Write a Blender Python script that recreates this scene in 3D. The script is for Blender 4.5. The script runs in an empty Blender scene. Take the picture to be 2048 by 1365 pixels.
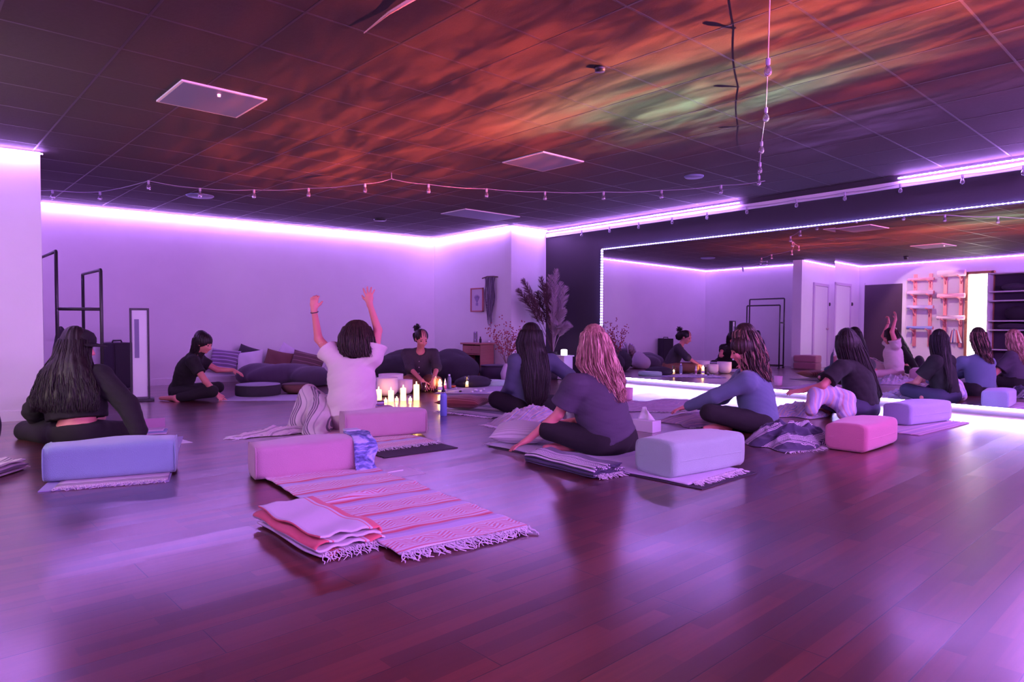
import bpy, bmesh, math, random
import numpy as np
from mathutils import Vector, Matrix

S = bpy.context.scene
COL = S.collection
random.seed(7)
RNG = np.random.RandomState(11)

# ------------------------------------------------------------------ camera, world, exposure
FPX = 1360.0                                    # focal length in pixels of the 2048 x 1365 frame
YAW = math.atan(1254 / FPX)                     # camera turned right of the +Y axis
PIT = -math.atan(35.5 / FPX)
CAMH = 0.95
cd = bpy.data.cameras.new('camera'); cam = bpy.data.objects.new('camera', cd); COL.objects.link(cam)
cd.sensor_width = 36.0; cd.lens = 36.0 * FPX / 2048; cd.clip_start = 0.05; cd.clip_end = 60
cam.location = (0, 0, CAMH)
cam.rotation_euler = (math.pi / 2 + PIT, 0, -YAW)
S.camera = cam
S.view_settings.view_transform = 'Standard'; S.view_settings.look = 'None'
S.view_settings.exposure = 0.12; S.view_settings.gamma = 1.0
S.view_settings.use_curve_mapping = False
S.cycles.use_denoising = True
S.cycles.caustics_reflective = False
S.cycles.caustics_refractive = False
S.cycles.max_bounces = 9
S.cycles.sample_clamp_indirect = 6.0
wd = bpy.data.worlds.new('world'); S.world = wd; wd.use_nodes = True
wd.node_tree.nodes['Background'].inputs[0].default_value = (0.10, 0.04, 0.08, 1)
wd.node_tree.nodes['Background'].inputs[1].default_value = 0.02

LED_COL = (0.50, 0.22, 1.0)
LED_BLUE = (0.30, 0.22, 1.0)
LED_POWER = 115.0
HC = 2.63                                       # ceiling height

_fw = np.array([math.sin(YAW), math.cos(YAW), 0.0]); _rt = np.array([math.cos(YAW), -math.sin(YAW), 0.0])
_F = _fw * math.cos(PIT) + np.array([0, 0, math.sin(PIT)]); _U = np.cross(_rt, _F); _C = np.array([0, 0, CAMH])
def w(px, py, d):
    """a world point measured in the photograph: pixel column, pixel row, metres of depth"""
    return _C + (_F + _rt * ((px - 1024) / FPX) + _U * ((682.5 - py) / FPX)) * d
def fl(px, py, z=0.0):
    r = _F + _rt * ((px - 1024) / FPX) + _U * ((682.5 - py) / FPX)
    return _C + r * ((z - CAMH) / r[2])
def nz(v):
    v = np.array(v, float); return v / max(np.linalg.norm(v), 1e-9)

# ------------------------------------------------------------------ materials
MATS = {}
class NT:
    def __init__(s, name):
        s.m = bpy.data.materials.new(name); s.m.use_nodes = True
        s.t = s.m.node_tree; s.t.nodes.clear()
        s.out = s.n('ShaderNodeOutputMaterial'); s.b = s.n('ShaderNodeBsdfPrincipled')
        s.t.links.new(s.b.outputs[0], s.out.inputs[0])
    def n(s, typ, **kw):
        x = s.t.nodes.new(typ)
        for k, v in kw.items(): setattr(x, k, v)
        return x
    def l(s, a, b):
        if isinstance(a, (int, float)): b.default_value = a
        elif isinstance(a, tuple): b.default_value = a if len(a) != 3 or b.type == 'VECTOR' else a + (1,)
        else: s.t.links.new(a, b)
    def math(s, op, a, b=0.0, c=0.0):
        x = s.n('ShaderNodeMath', operation=op)
        s.l(a, x.inputs[0]); s.l(b, x.inputs[1]); s.l(c, x.inputs[2]); return x.outputs[0]
    def mix(s, f, a, b, bt='MIX'):
        x = s.n('ShaderNodeMix', data_type='RGBA', blend_type=bt)
        s.l(f, x.inputs[0]); s.l(a, x.inputs[6]); s.l(b, x.inputs[7]); return x.outputs[2]
    def coord(s, which='Object', scale=(1, 1, 1), rot=(0, 0, 0)):
        c = s.n('ShaderNodeTexCoord'); m = s.n('ShaderNodeMapping')
        m.inputs['Scale'].default_value = scale; m.inputs['Rotation'].default_value = rot
        s.t.links.new(c.outputs[which], m.inputs[0]); return m.outputs[0]
    def noise(s, v, scale, detail=3.0, rough=.5, dist=0.0):
        x = s.n('ShaderNodeTexNoise'); s.l(v, x.inputs['Vector'])
        x.inputs['Scale'].default_value = scale; x.inputs['Detail'].default_value = detail
        x.inputs['Roughness'].default_value = rough; x.inputs['Distortion'].default_value = dist
        return x.outputs['Fac']
    def ramp(s, f, stops, interp='LINEAR'):
        x = s.n('ShaderNodeValToRGB'); cr = x.color_ramp; cr.interpolation = interp
        while len(cr.elements) < len(stops): cr.elements.new(.5)
        for e, (p, c) in zip(cr.elements, stops):
            e.position = p; e.color = tuple(c) + (1,) if len(c) == 3 else c
        s.l(f, x.inputs[0]); return x.outputs[0]
    def bump(s, h, strength=.3, dist=.01):
        x = s.n('ShaderNodeBump'); x.inputs['Strength'].default_value = strength
        x.inputs['Distance'].default_value = dist; s.l(h, x.inputs['Height'])
        s.t.links.new(x.outputs[0], s.b.inputs['Normal'])
    def P(s, **kw):
        for k, v in kw.items():
            s.l(v, s.b.inputs[k.replace('_', ' ')])
        return s
def mat(name, col, rough=.7, bump=0.0, bscale=60, metal=0.0, vary=.0, sheen=0.0, spec=.5, coord='Object', trans=0.0):
    if name in MATS: return MATS[name]
    t = NT(name)
    c = col
    if vary > 0:
        f = t.noise(t.coord(coord), 6, 4)
        c = t.mix(f, tuple(x * (1 - vary) for x in col), tuple(min(1, x * (1 + vary)) for x in col))
    t.P(Base_Color=c, Roughness=rough, Metallic=metal)
    t.b.inputs['Specular IOR Level'].default_value = spec
    if sheen: t.b.inputs['Sheen Weight'].default_value = sheen
    if trans: t.b.inputs['Transmission Weight'].default_value = trans; t.b.inputs['IOR'].default_value = 1.45
    if bump: t.bump(t.noise(t.coord(coord), bscale, 4), bump)
    MATS[name] = t.m; return t.m
def emat(name, col, strength, base=(.8, .8, .8)):
    if name in MATS: return MATS[name]
    t = NT(name); t.P(Base_Color=base, Roughness=.5)
    t.b.inputs['Emission Color'].default_value = tuple(col) + (1,)
    t.b.inputs['Emission Strength'].default_value = strength
    MATS[name] = t.m; return t.m

# ------------------------------------------------------------------ mesh helpers
class MB:
    """collects shapes and links them as one mesh object"""
    def __init__(s): s.v = []; s.f = []; s.uv = None
    def add(s, v, f):
        o = len(s.v); s.v.extend([tuple(map(float, p)) for p in v]); s.f.extend([tuple(i + o for i in q) for q in f]); return s
    def box(s, c, d, R=None):
        c = np.array(c, float); h = np.array(d, float) / 2
        vs = [np.array((x, y, z)) * h for x in (-1, 1) for y in (-1, 1) for z in (-1, 1)]
        if R is not None: vs = [R @ p for p in vs]
        return s.add([c + p for p in vs], [(0, 1, 3, 2), (4, 6, 7, 5), (0, 4, 5, 1), (2, 3, 7, 6), (0, 2, 6, 4), (1, 5, 7, 3)])
    def tube(s, pts, r, n=8, cap=True):
        pts = [np.array(p, float) for p in pts]; m = len(pts)
        rs = [r] * m if np.isscalar(r) else list(r)
        vs = []; ref = None
        for i, p in enumerate(pts):
            t = nz(pts[min(i + 1, m - 1)] - pts[max(i - 1, 0)])
            if ref is None: ref = np.array((0, 0, 1.)) if abs(t[2]) < .9 else np.array((1., 0, 0))
            a = nz(np.cross(t, ref)); b = np.cross(a, t); ref = b if np.linalg.norm(b) > .1 else ref
            for k in range(n):
                q = 2 * math.pi * k / n
                vs.append(p + (a * math.cos(q) + b * math.sin(q)) * rs[i])
        fs = []
        for i in range(m - 1):
            for k in range(n):
                fs.append((i * n + k, i * n + (k + 1) % n, (i + 1) * n + (k + 1) % n, (i + 1) * n + k))
        if cap: fs.append(tuple(range(n - 1, -1, -1))); fs.append(tuple((m - 1) * n + k for k in range(n)))
        return s.add(vs, fs)
    def lathe(s, c, prof, n=24, R=None):
        c = np.array(c, float); vs = []; fs = []
        for r, z in prof:
            for k in range(n):
                q = 2 * math.pi * k / n; p = np.array((r * math.cos(q), r * math.sin(q), z))
                vs.append(c + (R @ p if R is not None else p))
        for i in range(len(prof) - 1):
            for k in range(n):
                fs.append((i * n + k, i * n + (k + 1) % n, (i + 1) * n + (k + 1) % n, (i + 1) * n + k))
        fs.append(tuple(range(n - 1, -1, -1))); fs.append(tuple((len(prof) - 1) * n + k for k in range(n)))
        return s.add(vs, fs)
    def poly(s, pts, z0, z1):
        n = len(pts); vs = [(p[0], p[1], z0) for p in pts] + [(p[0], p[1], z1) for p in pts]
        fs = [tuple(range(n - 1, -1, -1)), tuple(range(n, 2 * n))] + [(i, (i + 1) % n, n + (i + 1) % n, n + i) for i in range(n)]
        return s.add(vs, fs)
    def obj(s, name, m, parent=None, smooth=False, bevel=0.0, uv=None):
        me = bpy.data.meshes.new(name); me.from_pydata(s.v, [], s.f); me.update()
        if uv is not None:
            ul = me.uv_layers.new(name='UVMap')
            idx = np.empty(len(me.loops), np.int32); me.loops.foreach_get('vertex_index', idx)
            ul.data.foreach_set('uv', np.asarray(uv, np.float32)[idx].ravel())
        return link(name, me, m, parent, smooth, bevel)
def link(name, me, m, parent=None, smooth=False, bevel=0.0):
    o = bpy.data.objects.new(name, me); COL.objects.link(o)
    if m is not None: me.materials.append(m)
    if smooth: me.polygons.foreach_set('use_smooth', [True] * len(me.polygons))
    if parent is not None: o.parent = parent
    if bevel > 0:
        b = o.modifiers.new('bevel', 'BEVEL'); b.width = bevel; b.segments = 2; b.limit_method = 'ANGLE'
    return o
def tag(o, label=None, cat=None, group=None, kind=None):
    if label: o['label'] = label
    if cat: o['category'] = cat
    if group: o['group'] = group
    if kind: o['kind'] = kind
    return o
def empty(name, loc=(0, 0, 0), rz=0.0, label=None, cat=None, group=None):
    o = bpy.data.objects.new(name, None); COL.objects.link(o); o.empty_display_size = .05
    o.location = tuple(map(float, loc)); o.rotation_euler = (0, 0, rz)
    return tag(o, label, cat, group)
def struct(name, mb, m, parent=None, **kw):
    o = mb.obj(name, m, parent, **kw)
    if parent is None: o['kind'] = 'structure'
    return o
def dup(root, loc=None, rz=None, label=None, group=None):
    r = root.copy(); COL.objects.link(r)
    if loc is not None: r.location = tuple(map(float, loc))
    if rz is not None: r.rotation_euler = (0, 0, rz)
    if label: r['label'] = label
    if group: r['group'] = group
    for ch in list(root.children):
        c = ch.copy(); COL.objects.link(c); c.parent = r
        for g in ch.children:
            d = g.copy(); COL.objects.link(d); d.parent = c
    return r
def rotz(a):
    return np.array([[math.cos(a), -math.sin(a), 0], [math.sin(a), math.cos(a), 0], [0, 0, 1.]])
def wob(p, seed, freq, n=6):
    """smooth pseudo noise, about -1..1"""
    r = np.random.RandomState(seed); out = 0
    for i in range(n):
        k = r.normal(size=3) * freq; out = out + np.sin(p[0] * k[0] + p[1] * k[1] + p[2] * k[2] + r.uniform(0, 6.28))
    return out / math.sqrt(n) / 1.2

# ------------------------------------------------------------------ room
def wall_mat():
    t = NT('painted_plaster'); c = t.coord()
    f = t.noise(c, 1.3, 5, .6); t.P(Base_Color=t.mix(f, (.70, .68, .70), (.82, .80, .82)), Roughness=.55)
    t.bump(t.noise(c, 45, 4), .12, .004); return t.m
M_WALL = wall_mat()
M_TRIM = mat('white_trim', (.78, .76, .78), .45)
M_DARK = mat('plum_black_paint', (.030, .022, .032), .6, .1, 40)
M_BLACK = mat('black_metal', (.02, .018, .02), .4)
def floor_mat():
    t = NT('polished_wood_planks'); c = t.coord('Object')
    br = t.n('ShaderNodeTexBrick'); t.l(c, br.inputs['Vector'])
    br.inputs['Scale'].default_value = 1.0; br.inputs['Brick Width'].default_value = .62; br.inputs['Row Height'].default_value = .066
    br.inputs['Mortar Size'].default_value = 0.0; br.offset = .37; br.inputs['Bias'].default_value = 0
    br.inputs['Color1'].default_value = (0, 0, 0, 1); br.inputs['Color2'].default_value = (1, 1, 1, 1)
    sep = t.n('ShaderNodeSeparateColor'); t.l(br.outputs['Color'], sep.inputs[0])
    col = t.ramp(sep.outputs[0], [(0, (.075, .016, .012)), (.35, (.11, .024, .016)), (.7, (.17, .038, .024)), (1, (.20, .046, .028))])
    g = t.noise(t.coord('Object', (2.0, 38, 1)), 1.0, 6, .65)
    col = t.mix(t.math('MULTIPLY', g, .75), col, (.03, .008, .008))
    pk = t.n('ShaderNodeTexBrick'); t.l(c, pk.inputs['Vector'])
    pk.inputs['Scale'].default_value = 1.0; pk.inputs['Brick Width'].default_value = 1.24; pk.inputs['Row Height'].default_value = .198
    pk.inputs['Mortar Size'].default_value = .0022; pk.inputs['Mortar Smooth'].default_value = .3; pk.offset = .43
    pk.inputs['Color1'].default_value = (0, 0, 0, 1); pk.inputs['Color2'].default_value = (1, 1, 1, 1)
    col = t.mix(pk.outputs['Fac'], col, (.012, .004, .006))
    sp = t.n('ShaderNodeSeparateColor'); t.l(pk.outputs['Color'], sp.inputs[0])
    rg = t.math('ADD', t.math('MULTIPLY', t.noise(c, 3.2, 2), .04), t.math('MULTIPLY', sp.outputs[0], .05))
    t.P(Base_Color=col, Roughness=.34)
    t.b.inputs['Specular IOR Level'].default_value = .60
    t.b.inputs['Coat Weight'].default_value = .9; t.b.inputs['Coat IOR'].default_value = 1.75; t.b.inputs['Specular Tint'].default_value = (1, .62, .92, 1); t.l(t.math('ADD', rg, .165), t.b.inputs['Coat Roughness'])
    h = t.math('SUBTRACT', t.math('MULTIPLY', g, .10), pk.outputs['Fac'])
    hh = t.math('ADD', h, t.math('MULTIPLY', t.noise(c, 2.6, 2), .12))
    t.bump(hh, .22, .004)
    # every plank lies at its own tiny tilt
    ge = t.n('ShaderNodeNewGeometry'); wn = t.n('ShaderNodeTexWhiteNoise', noise_dimensions='1D'); t.l(sp.outputs[0], wn.inputs['W'])
    v1 = t.n('ShaderNodeVectorMath', operation='SUBTRACT'); t.l(wn.outputs['Color'], v1.inputs[0]); v1.inputs[1].default_value = (.5, .5, .5)
    v2 = t.n('ShaderNodeVectorMath', operation='SCALE'); t.l(v1.outputs[0], v2.inputs[0]); v2.inputs['Scale'].default_value = .020
    v3 = t.n('ShaderNodeVectorMath', operation='ADD'); t.l(v2.outputs[0], v3.inputs[0]); t.l(ge.outputs['Normal'], v3.inputs[1])
    v4 = t.n('ShaderNodeVectorMath', operation='NORMALIZE'); t.l(v3.outputs[0], v4.inputs[0])
    for nd in t.t.nodes:
        if nd.type == 'BUMP': t.t.links.new(v4.outputs[0], nd.inputs['Normal'])
    t.t.links.new(v4.outputs[0], t.b.inputs['Coat Normal'])
    return t.m
# plan corners, anticlockwise seen from above
YN = -3.2
PL = dict(lb=(0.40, 11.44), bk=(8.06, 11.02), nk=(7.93, 8.62), pr=(8.78, 8.62), sm=(8.53, 3.43), re=(8.04, YN), le=(-1.0, YN), li=(-1.0, 8.35), lp=(1.15, 8.08), la=(0.40, 8.30))
mb = MB(); mb.box((3.8, 4.2, -.05), (11.5, 16.5, .1)); FLOOR = struct('floor', mb, floor_mat())
def wallseg(name, a, b, z0=0, z1=HC, th=.12, m=M_WALL):
    a = np.array(a); b = np.array(b); d = nz(b - a); n = np.array((d[1], -d[0])) * th   # outward (room lies on the left of a->b)
    mb = MB(); mb.poly([a, b, b + n, a + n][::-1], z0, z1); return struct(name, mb, m)
order = [('wall_back', 'bk', 'lb'), ('wall_alcove_left', 'lb', 'la')]
wallseg('wall_back', PL['bk'], PL['lb']); wallseg('wall_alcove_left', PL['lb'], PL['la'])
def solid(name, pts, m=M_WALL):
    mb = MB(); mb.poly(pts, 0, HC); return struct(name, mb, m)
wallseg('wall_front_left', (1.15, 8.08), PL['li'], th=.22)
wallseg('wall_left', PL['li'], PL['le'])
wallseg('wall_near', PL['le'], PL['re'])
wallseg('wall_right', PL['re'], PL['sm'], m=M_DARK)
wallseg('wall_right_far', PL['sm'], PL['pr'], m=M_DARK)
wallseg('wall_pillar', (8.78, 8.62), (7.93, 8.62), th=.16)
wallseg('wall_alcove_right', PL['nk'], PL['bk'])
def ceil_mat():
    t = NT('ceiling_tile'); c = t.coord(); f = t.noise(c, 30, 3)
    t.P(Base_Color=t.mix(f, (.044, .031, .036), (.060, .044, .049)), Roughness=.85); t.bump(t.noise(c, 90, 2), .25, .003); return t.m
mb = MB(); mb.box((3.8, 4.2, HC + .05), (11.5, 16.5, .1)); struct('ceiling', mb, ceil_mat())
# suspended grid bars, 2 ft apart
M_GRID = mat('grid_bar_metal', (.052, .038, .045), .45)
GX0, GY0 = 4.75 - 8 * .61, 4.71 - 13 * .61
mb = MB()
for i in range(17):
    x = GX0 + i * .61
    if x < 8.5: mb.box((x, (YN + 11.1) / 2, HC - .0002), (.014, 11.1 - YN, .0022))
for j in range(24):
    y = GY0 + j * .61
    if y < 11.1: mb.box((3.8, y, HC - .0003), (9.4 if y < 8 else 7.3 + .8, .014, .0022))
struct('trim_1', mb, M_GRID)
# baseboards
def baseb(name, a, b, h=.10, th=.014):
    a = np.array(a); b = np.array(b); d = nz(b - a); n = -np.array((d[1], -d[0])) * th
    mb = MB(); mb.poly([a, a + n, b + n, b][::-1], .0, h); return struct(name, mb, M_TRIM)
baseb('baseboard_back', PL['bk'], PL['lb']); baseb('baseboard_left', (-1.0, 8.0), PL['le'])
baseb('baseboard_front_left', (1.15, 8.08), (-.9, 8.338)); baseb('baseboard_alcove', PL['nk'], PL['bk'])
baseb('baseboard_pillar', (8.74, 8.62), (7.93, 8.62))
# crown ledge along the mirror wall: the strip lies on it
def along(a, b, off, z, dz, dy, mb):
    """bar from a to b, off metres into the room"""
    a = np.array(a, float); b = np.array(b, float); d = nz(b - a); n = np.array((-d[1], d[0]))
    c = (a + b) / 2 + n * (off + dy / 2); L = np.linalg.norm(b - a)
    R = rotz(math.atan2(d[1], d[0])); mb.box((c[0], c[1], z), (L, dy, dz), R); return mb
mb = MB(); along(PL['re'], PL['sm'], 0, 2.52, .07, .03, mb); along(PL['sm'], (8.778, 8.60), 0, 2.52, .07, .03, mb); struct('trim_2', mb, M_TRIM)
# white plinth board below the mirror
def lerp2(a, b, y):
    t = (y - a[1]) / (b[1] - a[1]); return (a[0] + (b[0] - a[0]) * t, y)
mb = MB(); along(PL['re'], PL['sm'], 0, .04, .08, .045, mb); along(PL['sm'], lerp2(PL['sm'], PL['pr'], 7.3), 0, .04, .08, .045, mb)
struct('baseboard_right', mb, mat('lilac_plinth_paint', (.14, .12, .14), .6))

# ------------------------------------------------------------------ mirror: two leaning panels
def mirror_mat():
    t = NT('mirror_silver'); t.t.nodes.remove(t.b); g = t.n('ShaderNodeBsdfGlossy')
    g.inputs['Color'].default_value = (.86, .84, .88, 1); g.inputs['Roughness'].default_value = .008
    t.t.links.new(g.outputs[0], t.out.inputs[0]); return t.m
M_MIR = mirror_mat()
LEAN = math.radians(.55)
def mirror_panel(a, b, yaw_extra, label):
    a = np.array(a, float); b = np.array(b, float); d = nz(b - a); n = np.array((-d[1], d[0]))
    z0, z1 = .085, 2.15; vs = []
    for (p, e) in ((a, 0), (b, 0)):
        for z in (z0, z1):
            base = .034 - (z - z0) * math.tan(LEAN)
            for o in (base, base - .006):
                q = p + n * o; vs.append((q[0], q[1], z))
    # vertices: a z0 front/back, a z1 front/back, b ...
    mb = MB(); mb.add(vs, [(0, 4, 6, 2), (1, 3, 7, 5), (0, 2, 3, 1), (4, 5, 7, 6), (2, 6, 7, 3), (0, 1, 5, 4)])
    o = mb.obj('wall_mirror', M_MIR); return tag(o, label, 'mirror', 'mirror panels on the dark wall')
ym = 7.25
mirror_panel(lerp2(PL['re'], PL['sm'], .2), (PL['sm'][0] - .0005, 3.433), 0, 'near frameless mirror panel at the right edge, reflecting shelves and the bright tall frame')
mirror_panel(PL['sm'], lerp2(PL['sm'], PL['pr'], ym), 0, 'far frameless mirror panel reflecting the bare lavender corner and clothes racks')

# ------------------------------------------------------------------ LED strips (the room's lamps)
M_LED = emat('violet_led_tape', LED_COL, LED_POWER)
M_LEDD = emat('violet_led_diode', LED_COL, LED_POWER * 1.6)
M_LEDB = emat('blue_violet_led_tape', LED_BLUE, LED_POWER * .16)
M_LEDBD = emat('blue_violet_led_diode', LED_BLUE, LED_POWER * .6)
M_LEDP = emat('magenta_led_tape', (.62, .23, 1.0), LED_POWER * 9.0)
M_LEDF = emat('floor_led_tape', (.46, .36, 1.0), LED_POWER * .8)
def led(pts, label, m=M_LED, md=M_LEDD, size=.011, step=.05, group=None, beads=True, bs=.014):
    root = empty('led_strip_light', pts[0], 0, label, 'led strip', group)
    o0 = np.array(pts[0], float)
    mb = MB(); mb.tube([np.array(p) - o0 for p in pts], size / 2, 4); mb.obj('led_tape', m, root)
    if beads:
        mb = MB()
        for a, b in zip(pts[:-1], pts[1:]):
            a = np.array(a, float); b = np.array(b, float); L = np.linalg.norm(b - a); n = int(L / step)
            for i in range(n):
                p = a + (b - a) * (i + .5) / n - o0; mb.box(p, (bs, bs, bs))
        d = mb.obj('led_diodes', md, root); d['kind'] = 'stuff'
    return root
def off(a, b, y=None, o=.07, z=2.60):
    a = np.array(a, float); b = np.array(b, float); d = nz(b - a); n = np.array((-d[1], d[0]))
    return [(a[0] + n[0] * o, a[1] + n[1] * o, z), (b[0] + n[0] * o, b[1] + n[1] * o, z)]
G = 'led strips under the ceiling edge'
led(off((8.03, 11.02), (.43, 11.44)), 'lit violet led strip running along the top of the long back wall')
led(off((.40, 11.4), (.40, 8.35)), 'lit violet led strip along the alcove wall above the clothes racks, seen in the mirror')
led(off((1.17, 8.08), (-.97, 8.345)), 'lit violet led strip on top of the white wall at the left edge')
led(off((-1.0, 8.3), (-1.0, YN + .1)), 'lit violet led strip above the mat shelves, seen in the mirror')
led(off((7.93, 8.64), (8.06, 11.0)), 'lit violet led strip above the framed picture and wall hanging')
led(off((8.75, 8.62), (7.92, 8.62)), 'short lit violet led strip across the top of the pale pillar')
def rw(y, o, z):
    p = lerp2(PL['re'], PL['sm'], y) if y < 3.43 else lerp2(PL['sm'], PL['pr'], y)
    return (p[0] - o, y, z)
led([rw(8.58, .05, 2.585), rw(4.72, .05, 2.585)], 'lit violet led strip above the dark wall from the pillar to the gap')
led([rw(2.72, .05, 2.585), rw(YN + .1, .05, 2.585)], 'lit violet led strip above the dark wall at the upper right edge')
led([rw(ym, .05, .45), rw(ym, .03, 2.165), rw(3.43, .03, 2.165), rw(.2, .03, 2.165)], 'blue violet led strip framing the side and top of the mirror', M_LEDB, M_LEDBD, .007, .045, bs=.011)
led([rw(ym - .05, .06, .075), rw(3.43, .06, .075), rw(.0, .06, .075)], 'bright white violet led strip along the foot of the mirror', M_LEDF, M_LEDF, .02, beads=False)
led([(-.9, YN + .04, 2.575), (7.9, YN + .04, 2.575)], 'lit violet led strip on the wall behind the photographer', M_LEDP, M_LEDP, .02, beads=False)
led([rw(1.3, .045, 2.50), rw(YN + .2, .045, 2.50)], 'second lit violet led strip under the ledge beyond the right edge of the view', M_LEDP, M_LEDP, .012, beads=False)  # unseen strip, added to brighten the near part of the room

# ------------------------------------------------------------------ aurora projector: a lamp whose light carries the cloud pattern
PX, PY, PZ = 7.2, .6, .45
ld = bpy.data.lights.new('aurora_projector_lamp', 'POINT'); ld.energy = 1.0; ld.shadow_soft_size = .006; ld.color = (1, 1, 1)
ld.use_nodes = True; lt = ld.node_tree; lt.nodes.clear()
class LN(NT):
    def __init__(s, tree): s.t = tree
L = LN(lt)
lo = L.n('ShaderNodeOutputLight'); em = L.n('ShaderNodeEmission'); lt.links.new(em.outputs[0], lo.inputs[0])
tc = L.n('ShaderNodeTexCoord'); sx = L.n('ShaderNodeSeparateXYZ'); lt.links.new(tc.outputs['Normal'], sx.inputs[0])
zc = L.math('MAXIMUM', sx.outputs[2], .02)
cxn = L.math('ADD', L.math('MULTIPLY', L.math('DIVIDE', sx.outputs[0], zc), HC - PZ), PX)     # where the ray meets the ceiling
cyn = L.math('ADD', L.math('MULTIPLY', L.math('DIVIDE', sx.outputs[1], zc), HC - PZ), PY)
def comb(a, b, c=0.0):
    x = L.n('ShaderNodeCombineXYZ'); L.l(a, x.inputs[0]); L.l(b, x.inputs[1]); L.l(c, x.inputs[2]); return x.outputs[0]
ca, sa = math.cos(math.radians(6)), math.sin(math.radians(6))
u_ = L.math('ADD', L.math('MULTIPLY', cxn, ca), L.math('MULTIPLY', cyn, -sa)); v_ = L.math('ADD', L.math('MULTIPLY', cxn, sa), L.math('MULTIPLY', cyn, ca))
def blob(x0, y0, rx, ry, pw=2.0):
    a = L.math('POWER', L.math('DIVIDE', L.math('SUBTRACT', cxn, x0), rx), 2.0); b = L.math('POWER', L.math('DIVIDE', L.math('SUBTRACT', cyn, y0), ry), 2.0)
    return L.math('EXPONENT', L.math('MULTIPLY', L.math('ADD', a, b), -1.0))
str1 = L.noise(comb(L.math('MULTIPLY', u_, 4.2), L.math('MULTIPLY', v_, .95)), 1.0, 9, .72, .5)
str2 = L.noise(comb(L.math('MULTIPLY', u_, 1.1), L.math('MULTIPLY', v_, .35), 4.0), 1.0, 5, .6, .5)
def sm(x, lo_, hi_):
    m = L.n('ShaderNodeMapRange'); m.interpolation_type = 'SMOOTHSTEP'; L.l(x, m.inputs[0]); m.inputs[1].default_value = lo_; m.inputs[2].default_value = hi_
    return m.outputs[0]
cloud = L.math('ADD', L.math('ADD', sm(str1, .38, .70), .06), L.math('MULTIPLY', blob(4.0, 4.3, .35, .8), .6))
def scol(c, f):
    x = L.n('ShaderNodeVectorMath', operation='SCALE'); x.inputs[0].default_value = c; L.l(f, x.inputs['Scale']); return x.outputs[0]
def vadd(a, b):
    x = L.n('ShaderNodeVectorMath', operation='ADD'); L.l(a, x.inputs[0]); L.l(b, x.inputs[1]); return x.outputs[0]
om = L.math('ADD', L.math('ADD', blob(3.6, 4.1, 1.25, 3.1), L.math('MULTIPLY', blob(3.9, 1.9, 1.3, 1.4), .6)), L.math('MULTIPLY', blob(3.6, 7.2, 1.2, 1.2), .45))
gm = L.math('MULTIPLY', blob(4.55, 2.85, .7, 1.0), sm(str2, .36, .60))
bm = L.math('MULTIPLY', blob(5.9, 2.4, 1.1, 1.0), sm(str2, .38, .65))
orange = scol((1.0, .115, .055), L.math('MULTIPLY', L.math('MULTIPLY', om, cloud), L.math('SUBTRACT', 1.0, L.math('MULTIPLY', gm, .8))))
green = scol((.50, 1.25, .66), L.math('MULTIPLY', gm, L.math('ADD', cloud, .25)))
blue = scol((.24, .14, .60), L.math('MULTIPLY', bm, cloud))
tot = vadd(vadd(orange, green), blue)
wash = scol((.07, .012, .018), L.math('ADD', blob(3.2, 4.5, 3.5, 5.0), 0.0)); tot = vadd(tot, wash)
# distance and grazing angle falloff is undone so the ceiling pattern reads evenly, and only upward rays carry light
inv = L.math('POWER', L.math('DIVIDE', 1.0, zc), 3.0)
inv = L.math('MINIMUM', inv, 40.0)
upm = sm(sx.outputs[2], .17, .26)
lt.links.new(tot, em.inputs[0]); L.l(L.math('MULTIPLY', L.math('MULTIPLY', inv, upm), 1000.0), em.inputs[1])
lob = bpy.data.objects.new('aurora_projector_lamp', ld); COL.objects.link(lob); lob.location = (PX, PY, PZ)

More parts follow.
